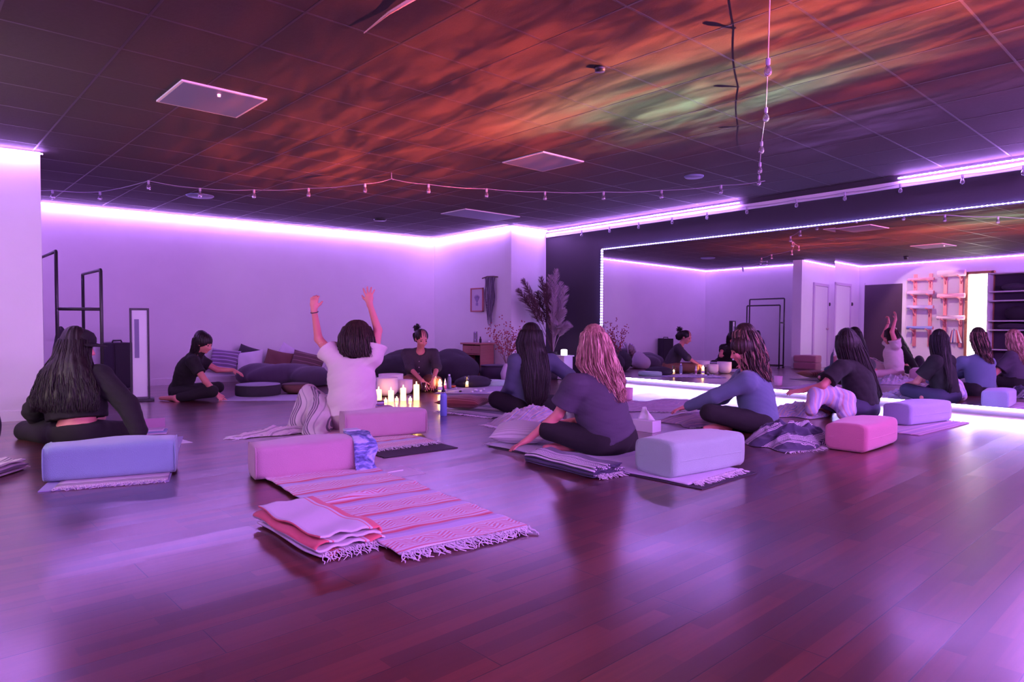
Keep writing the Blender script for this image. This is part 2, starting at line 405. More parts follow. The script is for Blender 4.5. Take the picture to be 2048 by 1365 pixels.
# ------------------------------------------------------------------ smooth bodies: distance fields meshed by surface nets
class Field:
    def __init__(s, lo, hi, h):
        s.lo = np.array(lo, np.float64); s.h = h; s.n = np.ceil((np.array(hi) - s.lo) / h).astype(int) + 1
        s.ax = [s.lo[i] + h * np.arange(s.n[i]) for i in range(3)]
        s.D = np.full(s.n, .2, np.float32)
    def _sl(s, lo, hi):
        a = np.clip(np.floor((np.array(lo) - s.lo) / s.h).astype(int), 0, s.n); b = np.clip(np.ceil((np.array(hi) - s.lo) / s.h).astype(int) + 1, 0, s.n)
        sl = tuple(slice(a[i], b[i]) for i in range(3))
        X = s.ax[0][sl[0]][:, None, None]; Y = s.ax[1][sl[1]][None, :, None]; Z = s.ax[2][sl[2]][None, None, :]
        return sl, X, Y, Z
    def un(s, fn, lo, hi, k=.02):
        m = k + .04; sl, X, Y, Z = s._sl(np.array(lo) - m, np.array(hi) + m)
        if s.D[sl].size == 0: return
        d = fn(X, Y, Z); a = s.D[sl]; q = np.maximum(k - np.abs(a - d), 0) / k
        s.D[sl] = np.minimum(a, d) - q * q * k * .25
    def cone(s, a, b, ra, rb, k=.02, sq=None):
        """tapered limb; sq = (axis, factor) flattens it along an axis"""
        a = np.array(a, float); b = np.array(b, float); ab = b - a; L2 = ab @ ab; r = max(ra, rb) * 1.3
        def f(X, Y, Z):
            t = np.clip(((X - a[0]) * ab[0] + (Y - a[1]) * ab[1] + (Z - a[2]) * ab[2]) / L2, 0, 1)
            dx, dy, dz = X - a[0] - ab[0] * t, Y - a[1] - ab[1] * t, Z - a[2] - ab[2] * t
            if sq is not None:
                n, fct = sq; c = dx * n[0] + dy * n[1] + dz * n[2]; e = fct * fct - 1
                q = np.sqrt(np.maximum(dx * dx + dy * dy + dz * dz + e * c * c, 1e-12))
            else: q = np.sqrt(dx * dx + dy * dy + dz * dz)
            return q - (ra + (rb - ra) * t)
        s.un(f, np.minimum(a, b) - r, np.maximum(a, b) + r, k)
    def ell(s, c, r, R=None, k=.02):
        """R columns = local axes"""
        c = np.array(c, float); R = np.eye(3) if R is None else R; m = max(r)
        def f(X, Y, Z):
            x, y, z = X - c[0], Y - c[1], Z - c[2]
            q = [x * R[0, i] + y * R[1, i] + z * R[2, i] for i in range(3)]
            k0 = np.sqrt(sum((q[i] / r[i]) ** 2 for i in range(3))); k1 = np.sqrt(sum((q[i] / r[i] ** 2) ** 2 for i in range(3)))
            return k0 * (k0 - 1) / np.maximum(k1, 1e-6)
        s.un(f, c - m, c + m, k)
    def cutplane(s, p, n):
        """removes what lies on the n side of p"""
        n = nz(n); s.D = np.maximum(s.D, ((s.ax[0][:, None, None] - p[0]) * n[0] + (s.ax[1][None, :, None] - p[1]) * n[1] + (s.ax[2][None, None, :] - p[2]) * n[2]).astype(np.float32))
    def cutball(s, c, r):
        sl, X, Y, Z = s._sl(np.array(c) - np.max(r) - .05, np.array(c) + np.max(r) + .05)
        d = r - np.sqrt((X - c[0]) ** 2 + (Y - c[1]) ** 2 + (Z - c[2]) ** 2)
        s.D[sl] = np.maximum(s.D[sl], d)
    def fold(s, amp, seed, freq=(14, 14, 30), n=5):
        r = np.random.RandomState(seed); X, Y, Z = s.ax[0][:, None, None], s.ax[1][None, :, None], s.ax[2][None, None, :]
        wx = .03 * np.sin(9 * Y + 7 * Z + r.uniform(0, 6)); wz = .03 * np.sin(8 * X + 6 * Y + r.uniform(0, 6))
        acc = np.zeros(s.n, np.float32)
        for i in range(n):
            k = r.normal(size=3) * np.array(freq) * (1 + .4 * i)
            v = np.sin(k[0] * (X + wx) + k[1] * Y + k[2] * (Z + wz) + r.uniform(0, 6.28)); acc += (1 - np.abs(v)).astype(np.float32) / (1 + .4 * i)
        s.D += (amp * (acc / n * 2 - .9)).astype(np.float32)
    def mesh(s, name, m, parent=None, smooth_it=1):
        D = s.D; D[0] = D[-1] = .1; D[:, 0] = D[:, -1] = .1; D[:, :, 0] = D[:, :, -1] = .1
        ins = D < 0; N = s.n; cells = []; pos = []; quads = []
        for a in range(3):
            s0 = [slice(None)] * 3; s1 = [slice(None)] * 3; s0[a] = slice(0, -1); s1[a] = slice(1, None)
            idx = np.argwhere(ins[tuple(s0)] != ins[tuple(s1)])
            i2 = idx.copy(); i2[:, a] += 1
            d0 = D[idx[:, 0], idx[:, 1], idx[:, 2]]; d1 = D[i2[:, 0], i2[:, 1], i2[:, 2]]
            p = idx.astype(float); p[:, a] += d0 / (d0 - d1)
            b, c = (a + 1) % 3, (a + 2) % 3; q = []
            for ob, oc in ((0, 0), (-1, 0), (-1, -1), (0, -1)):
                cc = idx.copy(); cc[:, b] += ob; cc[:, c] += oc
                key = (cc[:, 0] * N[1] + cc[:, 1]) * N[2] + cc[:, 2]; q.append(key); cells.append(key); pos.append(p)
            q = np.stack(q, 1); fl_ = d0 > 0; q[fl_] = q[fl_][:, ::-1]; quads.append(q)
        keys = np.concatenate(cells); pos = np.concatenate(pos)
        uk, inv = np.unique(keys, return_inverse=True); cnt = np.bincount(inv)
        V = np.stack([np.bincount(inv, pos[:, i]) / cnt for i in range(3)], 1) * s.h + s.lo
        Q = np.searchsorted(uk, np.concatenate(quads))
        for _ in range(smooth_it):                     # one pass of relaxation takes the voxel steps off
            acc = np.zeros_like(V); c2 = np.zeros(len(V))
            for i in range(4):
                for j in (1, 3):
                    for x in range(3): acc[:, x] += np.bincount(Q[:, i], V[Q[:, (i + j) % 4], x], len(V))
                    c2 += np.bincount(Q[:, i], minlength=len(V))
            V = V * .4 + .6 * acc / np.maximum(c2, 1)[:, None]
        me = bpy.data.meshes.new(name); me.vertices.add(len(V)); me.vertices.foreach_set('co', V.astype(np.float32).ravel())
        me.loops.add(len(Q) * 4); me.loops.foreach_set('vertex_index', Q.astype(np.int32).ravel())
        me.polygons.add(len(Q)); me.polygons.foreach_set('loop_start', np.arange(0, len(Q) * 4, 4, dtype=np.int32))
        me.update(calc_edges=True); me.validate()
        return link(name, me, m, parent, True)

def lumps(name, m, parts, h=.012, amp=0, seed=1, freq=(14, 14, 14), k=.03, parent=None, cuts=()):
    lo = np.min([np.array(p[0]) - max(p[1]) for p in parts], 0) - .05; hi = np.max([np.array(p[0]) + max(p[1]) for p in parts], 0) + .05
    F = Field(lo, hi, h)
    for p in parts: F.ell(p[0], p[1], p[2] if len(p) > 2 else None, k)
    if amp: F.fold(amp, seed, freq)
    for c in cuts: F.cutplane(*c)
    return F.mesh(name, m, parent)

# ------------------------------------------------------------------ people
M_SKIN = mat('skin', (.78, .27, .25), .5, .05, 120)
M_SKIN2 = mat('tan_skin', (.64, .22, .20), .5, .05, 120)
M_BLACKC = mat('black_cotton', (.009, .006, .007), .9, .1, 150)
M_NAVY = mat('navy_cotton', (.065, .050, .080), .85, .1, 150)
M_GREYBL = mat('grey_blue_knit', (.13, .17, .27), .9, .15, 170, sheen=.2)
M_SLATE = mat('slate_cotton', (.045, .032, .040), .9, .12, 150)
M_GREYSL = mat('slate_knit', (.085, .10, .15), .9, .15, 170)
M_CREAM = mat('cream_knit', (.80, .66, .66), .9, .2, 180)
M_TAUPE = mat('taupe_cotton', (.62, .44, .46), .9, .1, 150)
M_BROWNP = mat('brown_trousers', (.26, .11, .06), .85, .1, 100)
M_DENIM = mat('dark_denim', (.035, .03, .07), .85, .15, 200)
M_EYE = mat('dark_eye', (.01, .008, .01), .25)
M_LIP = mat('lip', (.55, .14, .14), .45)
def hair_mat(name, dark, light, sc=70):
    t = NT(name); c = t.coord('Object', (sc, sc, 5)); f = t.noise(c, 1.0, 3, .6)
    t.P(Base_Color=t.ramp(f, [(.35, dark), (.65, light)]), Roughness=.48); t.b.inputs['Specular IOR Level'].default_value = .3
    t.bump(f, .5, .004); return t.m
M_HBLACK = hair_mat('black_hair', (.010, .006, .007), (.022, .013, .014))
M_HBROWN = hair_mat('dark_brown_hair', (.016, .008, .008), (.05, .024, .022))
M_HBLOND = hair_mat('blonde_hair', (.45, .20, .17), (.95, .60, .52), 45)
M_HLIGHT = hair_mat('brown_hair_with_lights', (.15, .055, .05), (.50, .26, .22), 40)

def hand(F, wr, d, n, side, curl=.5, spread=.25, s=1.0, k=.008):
    """palm and five fingers: wr wrist, d pointing, n back of the hand, side = thumb direction sign of cross(d, n)"""
    d = nz(d); n = nz(np.array(n) - d * np.dot(n, d)); l = np.cross(d, n) * side      # l points to the thumb
    pal = wr + d * .048 * s
    F.ell(pal, (.045 * s, .038 * s, .016 * s), np.stack([d, l, n], 1), .015)
    F.cone(wr - d * .01, wr + d * .03 * s, .025 * s, .022 * s, .02, (n, 1.3))
    for i, (o, L, dr) in enumerate(((.030, .070, .5), (.010, .079, .12), (-.010, .073, -.2), (-.029, .057, -.6))):
        p = wr + d * (.082 - abs(o) * .2) * s + l * o * s; dd = nz(d + l * dr * spread)
        r = .0088 * s * (1 if i < 3 else .87); c = curl * (.8 + .12 * i)
        for j, f in enumerate((.45, .31, .24)):
            a = c * (j + .5) * .75; q = p + (dd * math.cos(a) - n * math.sin(a)) * L * f * s
            F.cone(p, q, r * (1 - .08 * j), r * (.92 - .08 * j), k); p = q
    p = wr + d * .022 * s + l * .026 * s - n * .004 * s; dd = nz(d * .72 + l * .7 - n * .25)
    for f, r in ((.038, .0115), (.030, .0098)):
        q = p + dd * f * s; F.cone(p, q, r * s, r * .88 * s, .012); p = q; dd = nz(dd + d * .35 - n * curl * .3)

def foot(F, an, toe, k=.02):
    an = np.array(an, float); toe = np.array(toe, float); d = nz(toe - an)
    F.cone(an, an - d * .03 + np.array((0, 0, -.03)), .036, .032, k); F.cone(an + d * .0, toe, .036, .022, k)
    F.cone(an + d * .10, toe + d * .01, .03, .018, .01)

def head(F, c, f, u, s=1.0):
    f = nz(f); u = nz(np.array(u) - f * np.dot(u, f)); r = np.cross(f, u); R = np.stack([r, f, u], 1)
    g = lambda a, b, cc: c + (r * a + f * b + u * cc) * s
    F.ell(g(0, -.012, .025), (.073 * s, .092 * s, .088 * s), R, .02)
    F.ell(g(0, .032, -.028), (.058 * s, .060 * s, .078 * s), R, .02)
    F.cone(g(0, .062, -.088), g(0, .040, -.085), .022 * s, .024 * s, .02)
    F.cone(g(-.028, .074, .018), g(.028, .074, .018), .014 * s, .014 * s, .015)
    F.cone(g(0, .088, .005), g(0, .108, -.030), .009 * s, .013 * s, .012)
    F.cone(g(-.012, .094, -.036), g(.012, .094, -.036), .009 * s, .009 * s, .01)
    F.cone(g(-.016, .086, -.060), g(.016, .086, -.060), .009 * s, .009 * s, .012)
    for sd in (-1, 1):
        F.ell(g(.030 * sd, .070, -.026), (.022 * s, .018 * s, .022 * s), R, .02)
        F.ell(g(.069 * sd, -.004, -.010), (.008 * s, .018 * s, .030 * s), R, .008)
    return R

def person(name, label, P, skin=M_SKIN, h=.0058, group=None):
    """P: dict of joints and clothes; every joint is a world point"""
    T = {k: (np.array(v, float) if k in JT else v) for k, v in P.items()}
    base = T['pelvis'].copy(); base[2] = 0
    pts = np.array([T[k] for k in JT if k in T]); lo = pts.min(0) - .26; hi = pts.max(0) + .24; lo[2] = max(lo[2], -.03)
    root = empty(name, (0, 0, 0), 0, label, 'person', group)
    root.location = tuple(base)
    lat = nz(T['shR'] - T['shL']); up = nz(T['neck'] - T['chest']); fwd = nz(np.cross(up, lat)); lat = np.cross(fwd, up)
    Rc = np.stack([lat, fwd, up], 1)
    latp = nz(T['hipR'] - T['hipL']); upp = nz(T['chest'] - T['pelvis']); fp = nz(np.cross(upp, latp)); latp = np.cross(fp, upp); Rp = np.stack([latp, fp, upp], 1)
    b = T.get('build', 1.0)
    mid = (T['pelvis'] + T['chest']) / 2 - (fwd + fp) * .0
    # the torso is shared by the body and by the clothes over it
    def torso(F, e, k=.05, top=True, loose=0.0):
        F.ell(T['pelvis'], (.165 * b + e, .115 * b + e, .115 + e), Rp, k)
        F.ell(mid, (.130 * b + e + loose, .098 * b + e + loose * .6, .14 + e), Rp, k)
        F.ell(T['chest'], (.150 * b + e + loose * .4, .108 * b + e + loose * .4, .165 + e), Rc, k)
        if top:
            c2 = T['neck'] - up * .055
            for q in ('shL', 'shR'): F.cone(c2, T[q], .052 + e, .050 + e, k)
    def finish(o):
        o.parent = root; o.location = tuple(-np.array(root.location)); return o
    F = Field(lo, hi, h)
    torso(F, 0)
    F.cone(T['neck'] - up * .03, T['head'] - nz(T['head'] - T['neck']) * .05, .055, .050, .03)
    Rh = head(F, T['head'], T['face'], T.get('hup', (0, 0, 1)), T.get('hs', 1.0))
    for sd in 'LR':
        F.cone(T['sh' + sd], T['el' + sd], .047 * b, .037, .03); F.cone(T['el' + sd], T['wr' + sd], .038, .024, .015)
        dd = T['wr' + sd] - T['el' + sd]; hd = T.get('hd' + sd, dd); hn = T.get('hn' + sd, (0, 0, 1))
        hand(F, T['wr' + sd], hd, hn, T.get('th' + sd, 1), T.get('curl' + sd, .4), T.get('spr' + sd, .3))
        F.cone(T['hip' + sd], T['kn' + sd], .085 * b, .056, .04); F.cone(T['kn' + sd], T['an' + sd], .055, .036, .02)
        foot(F, T['an' + sd], T['toe' + sd])
    finish(F.mesh('body', skin))
    # trousers
    pc = T['pants']; F = Field(lo, hi, .0085)
    F.ell(T['pelvis'], (.165 * b + .014, .115 * b + .014, .115 + .012), Rp, .05)
    F.ell(T['pelvis'] + upp * .03, (.158 * b + .012, .112 * b + .012, .10), Rp, .05)
    F.cutplane(T['pelvis'] + upp * T.get('waist', .10), upp)
    pe = T.get('pants_ease', .012); pl = T.get('pants_len', .88)
    for sd in 'LR':
        F.cone(T['hip' + sd], T['kn' + sd], .085 * b + pe, .058 + pe, .05)
        a = T['kn' + sd]; c = a + (T['an' + sd] - a) * pl; F.cone(a, c, .056 + pe, .042 + pe, .02)
    F.fold(T.get('pants_fold', .004), 5 + int(abs(base[0]) * 10), (16, 16, 24))
    finish(F.mesh('trousers', pc))
    # top
    F = Field(lo, hi, .0075); ee = T.get('ease', .018); sl = T.get('sleeve', .55); lo_ = T.get('loose', .015)
    torso(F, ee, .06, True, lo_)
    F.cutplane(T['pelvis'] + upp * T.get('hem', .0), -upp)
    for sd in 'LR':
        a, c, wv = T['sh' + sd], T['el' + sd], T['wr' + sd]; e2 = T.get('slease', .018)
        if sl <= 1: F.cone(a, a + (c - a) * sl, .050 + ee, .046 + e2 * 1.25, .04)
        else:
            F.cone(a, c, .050 + ee, .040 + e2, .04); F.cone(c, c + (wv - c) * (sl - 1), .040 + e2, .026 + e2 * .9, .02)
    F.fold(T.get('fold', .007), 3 + int(abs(base[1]) * 10), T.get('ffreq', (11, 11, 20)))
    for sd in 'LR':
        if sl <= 1:
            a, c = T['sh' + sd], T['el' + sd]; e = a + (c - a) * sl; n = nz(c - a)
            sel, X, Y, Z = F._sl(e - .13, e + .13); dpl = (X - e[0]) * n[0] + (Y - e[1]) * n[1] + (Z - e[2]) * n[2]
            rr = np.sqrt((X - e[0]) ** 2 + (Y - e[1]) ** 2 + (Z - e[2]) ** 2)
            F.D[sel] = np.where(rr < .115, np.maximum(F.D[sel], dpl), F.D[sel])
    F.cutball(T['neck'] + up * .035 + fwd * T.get('vneck', .02), T.get('neckr', .075))
    finish(F.mesh('top', T['top']))
    # eyes, lips
    c, s_ = T['head'], T.get('hs', 1.0); r_, f_, u_ = Rh[:, 0], Rh[:, 1], Rh[:, 2]
    for sd in (-1, 1):
        e = c + (r_ * .031 * sd + f_ * .082 + u_ * .001) * s_
        m = MB(); m.lathe((0, 0, 0), [(.001, -.007), (.008, -.005), (.0115, 0), (.008, .005), (.001, .007)], 12, np.stack([r_, u_, f_], 1)); o = m.obj('eye', M_EYE, None, True)
        o.parent = root; o.location = tuple(e - np.array(root.location))
        m = MB(); q = c + (f_ * .090 + u_ * .022) * s_; m.tube([q + r_ * sd * .016 - base, q + r_ * sd * .034 + u_ * .005 - f_ * .003 - base, q + r_ * sd * .05 - f_ * .013 - u_ * .003 - base], [.0035, .0032, .001], 6)
        m.obj('eyebrow', T.get('hairm', M_HBLACK), root, True)
    m = MB(); q = c + (f_ * .0945 - u_ * .060) * s_ - base; m.tube([q - r_ * .022 - f_ * .006, q - r_ * .01, q, q + r_ * .01, q + r_ * .022 - f_ * .006], [.001, .0045, .0035, .0045, .001], 8); m.obj('lips', M_LIP, root, True)
    return root, Rh
JT = ('pelvis', 'chest', 'neck', 'head', 'shL', 'shR', 'elL', 'elR', 'wrL', 'wrR', 'hipL', 'hipR', 'knL', 'knR', 'anL', 'anR', 'toeL', 'toeR')

def hair(root, c, Rh, secs, m, n=260, seed=1, r=.0055, s=1.0, wave=.0, arc=(0, 6.2832), capcut=True, jit=.006, wfreq=30, hull=True, m2=None, endj=.03, LF=None):
    """a fitted mass of hair plus many separate locks that run over it. secs: (centre, half width a, half depth b) from the crown down, axes = head right and head front"""
    base = np.array(root.location); r_, f_, u_ = Rh[:, 0], Rh[:, 1], Rh[:, 2]
    secs = [(np.array(q[0], float), q[1], q[2]) for q in secs]
    pts = np.array([q[0] for q in secs]); mx = max(max(q[1], q[2]) for q in secs)
    lo = np.minimum(pts.min(0), c) - mx - .06; hi = np.maximum(pts.max(0), c) + mx + .06
    lr, lf = (r_, f_) if LF is None else LF; RL = np.stack([lr, lf, np.cross(lr, lf)], 1)
    F = Field(lo, hi, .006)
    F.ell(c + (-f_ * .016 + u_ * .030) * s, (.091 * s, .105 * s, .099 * s), Rh, .02)
    if capcut:                                       # leave the face free
        q = c + (f_ * .120 - u_ * .048) * s
        sel, X, Y, Z = F._sl(q - .16, q + .16); x, y, z = X - q[0], Y - q[1], Z - q[2]
        a = x * r_[0] + y * r_[1] + z * r_[2]; b = x * f_[0] + y * f_[1] + z * f_[2]; cc = x * u_[0] + y * u_[1] + z * u_[2]
        F.D[sel] = np.maximum(F.D[sel], .085 * s - np.sqrt((a * 1.25) ** 2 + (b * .8) ** 2 + (cc * np.where(cc > 0, 1.05, .82)) ** 2))
    if hull:
        for (p, a, b), (p2, a2, b2) in zip(secs[1:-1], secs[2:]):
            for t in (0, .5):
                q = p + (p2 - p) * t; aa, bb = a + (a2 - a) * t, b + (b2 - b) * t; hh = max(np.linalg.norm(p2 - p) * .75, .03)
                F.ell(q, (max(aa - .008, .01), max(bb - .008, .01), hh), RL, .03)
    rs = np.random.RandomState(seed)
    X, Y, Z = F.ax[0][:, None, None] - c[0], F.ax[1][None, :, None] - c[1], F.ax[2][None, None, :]
    th = np.arctan2(X * f_[0] + Y * f_[1], X * r_[0] + Y * r_[1])
    F.D += (.0022 * np.sin(th * 19 + 2.5 * np.sin(Z * 9)) + .0018 * np.sin(th * 31 + 3 * np.sin(Z * 7 + 1))).astype(np.float32)
    o = F.mesh('hair', m, None); o.parent = root; o.location = tuple(-base)
    mbs = [MB(), MB()]
    for j in range(n):
        ph = rs.uniform(*arc); ln = 1 - rs.uniform(0, endj) * 4 * rs.rand(); pth = []; rad = []
        K = (len(secs) - 1) * 4 + 1; k1, k2 = rs.uniform(0, 6.28, 2); jj = 1 + rs.uniform(-1, 1) * .10; wv = rs.uniform(.5, 1.2) * wave; dr = rs.uniform(-.25, .25)
        for i in range(K):
            t = i / (K - 1) * ln * (len(secs) - 1); a_ = min(int(t), len(secs) - 2); q = t - a_
            p = secs[a_][0] * (1 - q) + secs[a_ + 1][0] * q; A = secs[a_][1] * (1 - q) + secs[a_ + 1][1] * q; B = secs[a_][2] * (1 - q) + secs[a_ + 1][2] * q
            down = i / (K - 1); phi = ph + dr * down; wz = wv * down * math.sin(k1 + down * wfreq)
            p = p + lr * math.cos(phi) * (A * jj + wz) + lf * math.sin(phi) * (B * jj + wz) + (lr * math.sin(k2 + down * 9) + lf * math.cos(k2 + down * 7)) * jit * down
            pth.append(p - base); rad.append(r * (1.0 - .75 * down ** 2) * (.6 if i == 0 else 1))
        mbs[0 if (m2 is None or rs.rand() < .6) else 1].tube(pth, rad, 5)
    mbs[0].obj('hair_locks', m, root, True)['kind'] = 'stuff'
    if m2 is not None: mbs[1].obj('hair_locks', m2, root, True)['kind'] = 'stuff'

# ------------------------------------------------------------------ the eight people of the circle
RT, FW, UP = _rt, _fw, np.array((0, 0, 1.))
def hsec(px, py, d, hw, hd): return (w(px, py, d), hw * d / FPX, hd)

def put(name, label, spec, skin=M_SKIN): return person(name, label, spec, skin)

# woman in the black sweatshirt and cap
sp = dict(pelvis=w(155, 864, 5.30), chest=w(152, 785, 5.34), neck=w(150, 738, 5.42), head=w(158, 697, 5.46), face=nz(RT * .85 + FW * .35 - UP * .15),
    shL=w(104, 755, 5.38), shR=w(200, 753, 5.38), elL=w(68, 822, 5.42), wrL=w(92, 862, 5.72), elR=w(256, 812, 5.30), wrR=w(279, 866, 5.22), hdR=nz(RT * .15 - UP * .7 + FW * .25), hnR=RT, thR=-1, thL=1, hdL=RT,
    hipL=w(128, 868, 5.34), hipR=w(184, 868, 5.34), knL=w(52, 862, 5.60), knR=w(252, 862, 5.62), anL=w(178, 855, 5.78), anR=w(130, 853, 5.84), toeL=w(208, 857, 5.80), toeR=w(100, 855, 5.86),
    top=M_BLACKC, pants=M_BLACKC, sleeve=1.95, loose=.05, ease=.032, hem=.105, waist=.045, build=1.08, slease=.035, pants_ease=.02, hairm=M_HBLACK, fold=.010, neckr=.06)
r1, R1 = put('seated_person', 'person in cropped black sweatshirt, black cap and leggings sitting before the lavender bolster', sp)
hair(r1, sp['head'], R1, [hsec(150, 664, 5.44, 8, .03), hsec(150, 680, 5.42, 27, .10), hsec(143, 715, 5.36, 33, .10), hsec(133, 750, 5.28, 50, .075), hsec(130, 790, 5.22, 62, .055), hsec(128, 826, 5.18, 62, .04)],
     M_HBLACK, 560, 3, .005, 1.05, .012, LF=(RT, FW), jit=.008)
def cap(root, c, R, m):
    b = np.array(root.location); mb = MB(); q = c + R[:, 2] * .055 - R[:, 1] * .01
    mb.lathe(q - b, [(.122, -.012), (.124, .012), (.118, .045), (.094, .080), (.050, .100), (.008, .106)], 28, R)
    f0 = q + R[:, 1] * .085
    vs = []; n = 12
    for k in range(n + 1):
        a = -1.15 + 2.3 * k / n
        for rr, dz in ((.108, .004), (.205, -.006 - .012 * abs(a))):
            for o in (0, -.004): vs.append(q + R[:, 0] * math.sin(a) * rr * .95 + R[:, 1] * math.cos(a) * rr + R[:, 2] * (dz + o) - b)
    fs = []
    for k in range(n):
        i = 4 * k; j = i + 4
        fs += [(i, j, j + 2, i + 2), (i + 1, i + 3, j + 3, j + 1), (i + 2, j + 2, j + 3, i + 3), (i, i + 1, j + 1, j)]
    mb.add(vs, fs); return mb.obj('baseball_cap', m, root, True)
cap(r1, sp['head'], R1, M_BLACKC)

# woman in the black t-shirt leaning at the back left
sp = dict(pelvis=w(360, 782, 8.60), chest=w(376, 737, 8.50), neck=w(393, 709, 8.45), head=w(408, 687, 8.42), face=nz(RT * .9 - FW * .15 - UP * .38),
    shR=w(385, 724, 8.28), shL=w(398, 720, 8.62), elR=w(411, 763, 8.22), wrR=w(434, 788, 8.30), hdR=nz(RT * .5 - UP * .6), hnR=nz(-FW * .4 + UP), thR=-1, elL=w(434, 740, 8.68), wrL=w(466, 741, 8.72), hdL=nz(RT - UP * .4), hnL=UP, thL=1,
    hipR=w(362, 786, 8.44), hipL=w(366, 783, 8.74), knR=w(424, 783, 8.26), knL=w(436, 775, 8.85), anR=w(352, 797, 8.24), toeR=w(322, 797, 8.35), anL=w(372, 790, 8.6), toeL=w(350, 790, 8.7),
    top=M_BLACKC, pants=M_BLACKC, sleeve=.6, hairm=M_HBLACK, spr=.5, curlR=.15, sprR=.7)
r2, R2 = put('seated_person', 'person in black t-shirt leaning forward with one hand on the floor by the cushion pile', sp, M_SKIN2)
hair(r2, sp['head'], R2, [hsec(404, 664, 8.42, 4, .03), hsec(402, 678, 8.44, 15, .09), hsec(397, 700, 8.46, 14, .08), hsec(388, 718, 8.46, 12, .06), hsec(380, 735, 8.44, 7, .04)], M_HBLACK, 160, 5, .006, 1.0, .01, LF=(RT, FW))

# woman with raised arms
sp = dict(pelvis=w(706, 838, 6.05), chest=w(703, 757, 6.08), neck=w(710, 712, 6.10), head=w(712, 684, 6.14), face=nz(FW * .9 + RT * .12 - UP * .25),
    shL=w(668, 716, 6.08), shR=w(746, 716, 6.08), elL=w(637, 678, 6.16), wrL=w(628, 619, 6.06), elR=w(756, 661, 6.16), wrR=w(739, 607, 6.08), hdL=UP + .02 * RT, hdR=nz(UP - .05 * RT), hnL=-FW, hnR=-FW, thL=1, thR=-1, curlL=1.15, curlR=.40, sprR=.75, sprL=.1,
    hipL=w(680, 842, 6.10), hipR=w(732, 842, 6.10), knL=w(618, 784, 6.36), knR=w(775, 826, 6.50), anL=w(600, 851, 6.24), toeL=w(578, 855, 6.16), anR=w(715, 826, 6.60), toeR=w(690, 828, 6.62),
    top=M_CREAM, pants=M_TAUPE, sleeve=.42, loose=.045, ease=.026, slease=.05, hem=.035, waist=.12, build=1.12, hs=1.08, hairm=M_HBROWN, vneck=-.05, neckr=.085, fold=.010)
r3, R3 = put('seated_person', 'person in cream knit t-shirt with dark bobbed hair raising both arms', sp)
hair(r3, sp['head'], R3, [hsec(714, 643, 6.12, 4, .03), hsec(714, 655, 6.12, 25, .10), hsec(714, 675, 6.10, 34, .125), hsec(716, 698, 6.08, 36, .12), hsec(720, 714, 6.06, 33, .10)], M_HBROWN, 380, 8, .006, 1.08, .006, LF=(RT, FW), endj=.01)
b3 = np.array(r3.location); m = MB(); q = sp['wrL'] + (sp['elL'] - sp['wrL']) * .10
m.tube([q - b3 + RT * math.cos(a) * .032 + FW * math.sin(a) * .027 + UP * .008 * math.sin(a + .5) for a in np.linspace(0, 6.2832, 17)], .0045, 6); m.obj('bracelet', M_BLACK, r3, True)

# woman leading the circle, hair in a bun
sp = dict(pelvis=w(838, 760, 10.0), chest=w(838, 727, 9.86), neck=w(841, 700, 9.76), head=w(843, 677, 9.66), face=nz(-FW * .80 + RT * .42 - UP * .42),
    shR=w(813, 708, 9.80), shL=w(867, 708, 9.84), elR=w(820, 737, 9.62), wrR=w(845, 763, 9.36), hdR=nz(RT * .35 - UP * .8 - FW * .2), hnR=nz(-FW + .3 * UP), thR=-1, elL=w(874, 735, 9.66), wrL=w(867, 760, 9.40), hdL=nz(-UP * .9 - FW * .2 - RT * .1), hnL=nz(-FW + .2 * UP), thL=1,
    hipR=w(822, 764, 9.92), hipL=w(855, 764, 9.92), knR=w(812, 765, 9.45), knL=w(872, 765, 9.52), anR=w(850, 771, 9.60), anL=w(828, 771, 9.66), toeR=w(866, 772, 9.66), toeL=w(815, 772, 9.70),
    top=M_SLATE, pants=M_BROWNP, sleeve=1.12, loose=.03, ease=.018, slease=.026, hem=.02, waist=.08, hs=1.16, hairm=M_HBLACK, vneck=.06, neckr=.085, pants_ease=.03, fold=.009)
r4, R4 = put('seated_person', 'person with messy high bun and dark button shirt leaning over the candles', sp, M_SKIN2)
hair(r4, sp['head'], R4, [hsec(840, 662, 9.72, 3, .02), hsec(840, 667, 9.74, 12, .08), hsec(840, 674, 9.78, 13, .08), hsec(840, 684, 9.80, 10, .05)], M_HBLACK, 100, 11, .005, 1.02, .0, LF=(RT, FW))
b4 = np.array(r4.location); m = MB(); rs = np.random.RandomState(4); bc = w(834, 657, 9.78)
for i in range(70):
    a = nz(rs.normal(size=3) + UP * .5); p = bc - b4; pts = []
    for k in range(6):
        pts.append(p + a * .012 * k + np.array((math.sin(k * 1.3 + i), math.cos(k * 1.1 + i), math.sin(k + i * 2))) * .016)
    m.tube(pts, [.008, .008, .007, .006, .004, .0015], 5)
m.obj('hair_bun', M_HBLACK, r4, True)
for i in range(4):
    m = MB(); q = sp['chest'] + FW * (-.145) + UP * (.12 - i * .085) + RT * (.02) ; m.lathe(q - b4, [(.001, -.004), (.007, -.004), (.008, 0), (.007, .003), (.001, .003)], 10, np.stack([RT, UP, -FW], 1)); m.obj('shirt_button', M_CREAM, r4, True)
q = sp['wrL'] + (sp['elL'] - sp['wrL']) * .15; m = MB(); d_ = nz(sp['elL'] - sp['wrL']); a1 = nz(np.cross(d_, UP + .1)); a2 = np.cross(d_, a1)
m.tube([q - b4 + (a1 * math.cos(a) + a2 * math.sin(a)) * .031 for a in np.linspace(0, 6.2832, 15)], .0045, 6); m.obj('bracelet', mat('silver', (.7, .65, .7), .25, metal=1), r4, True)

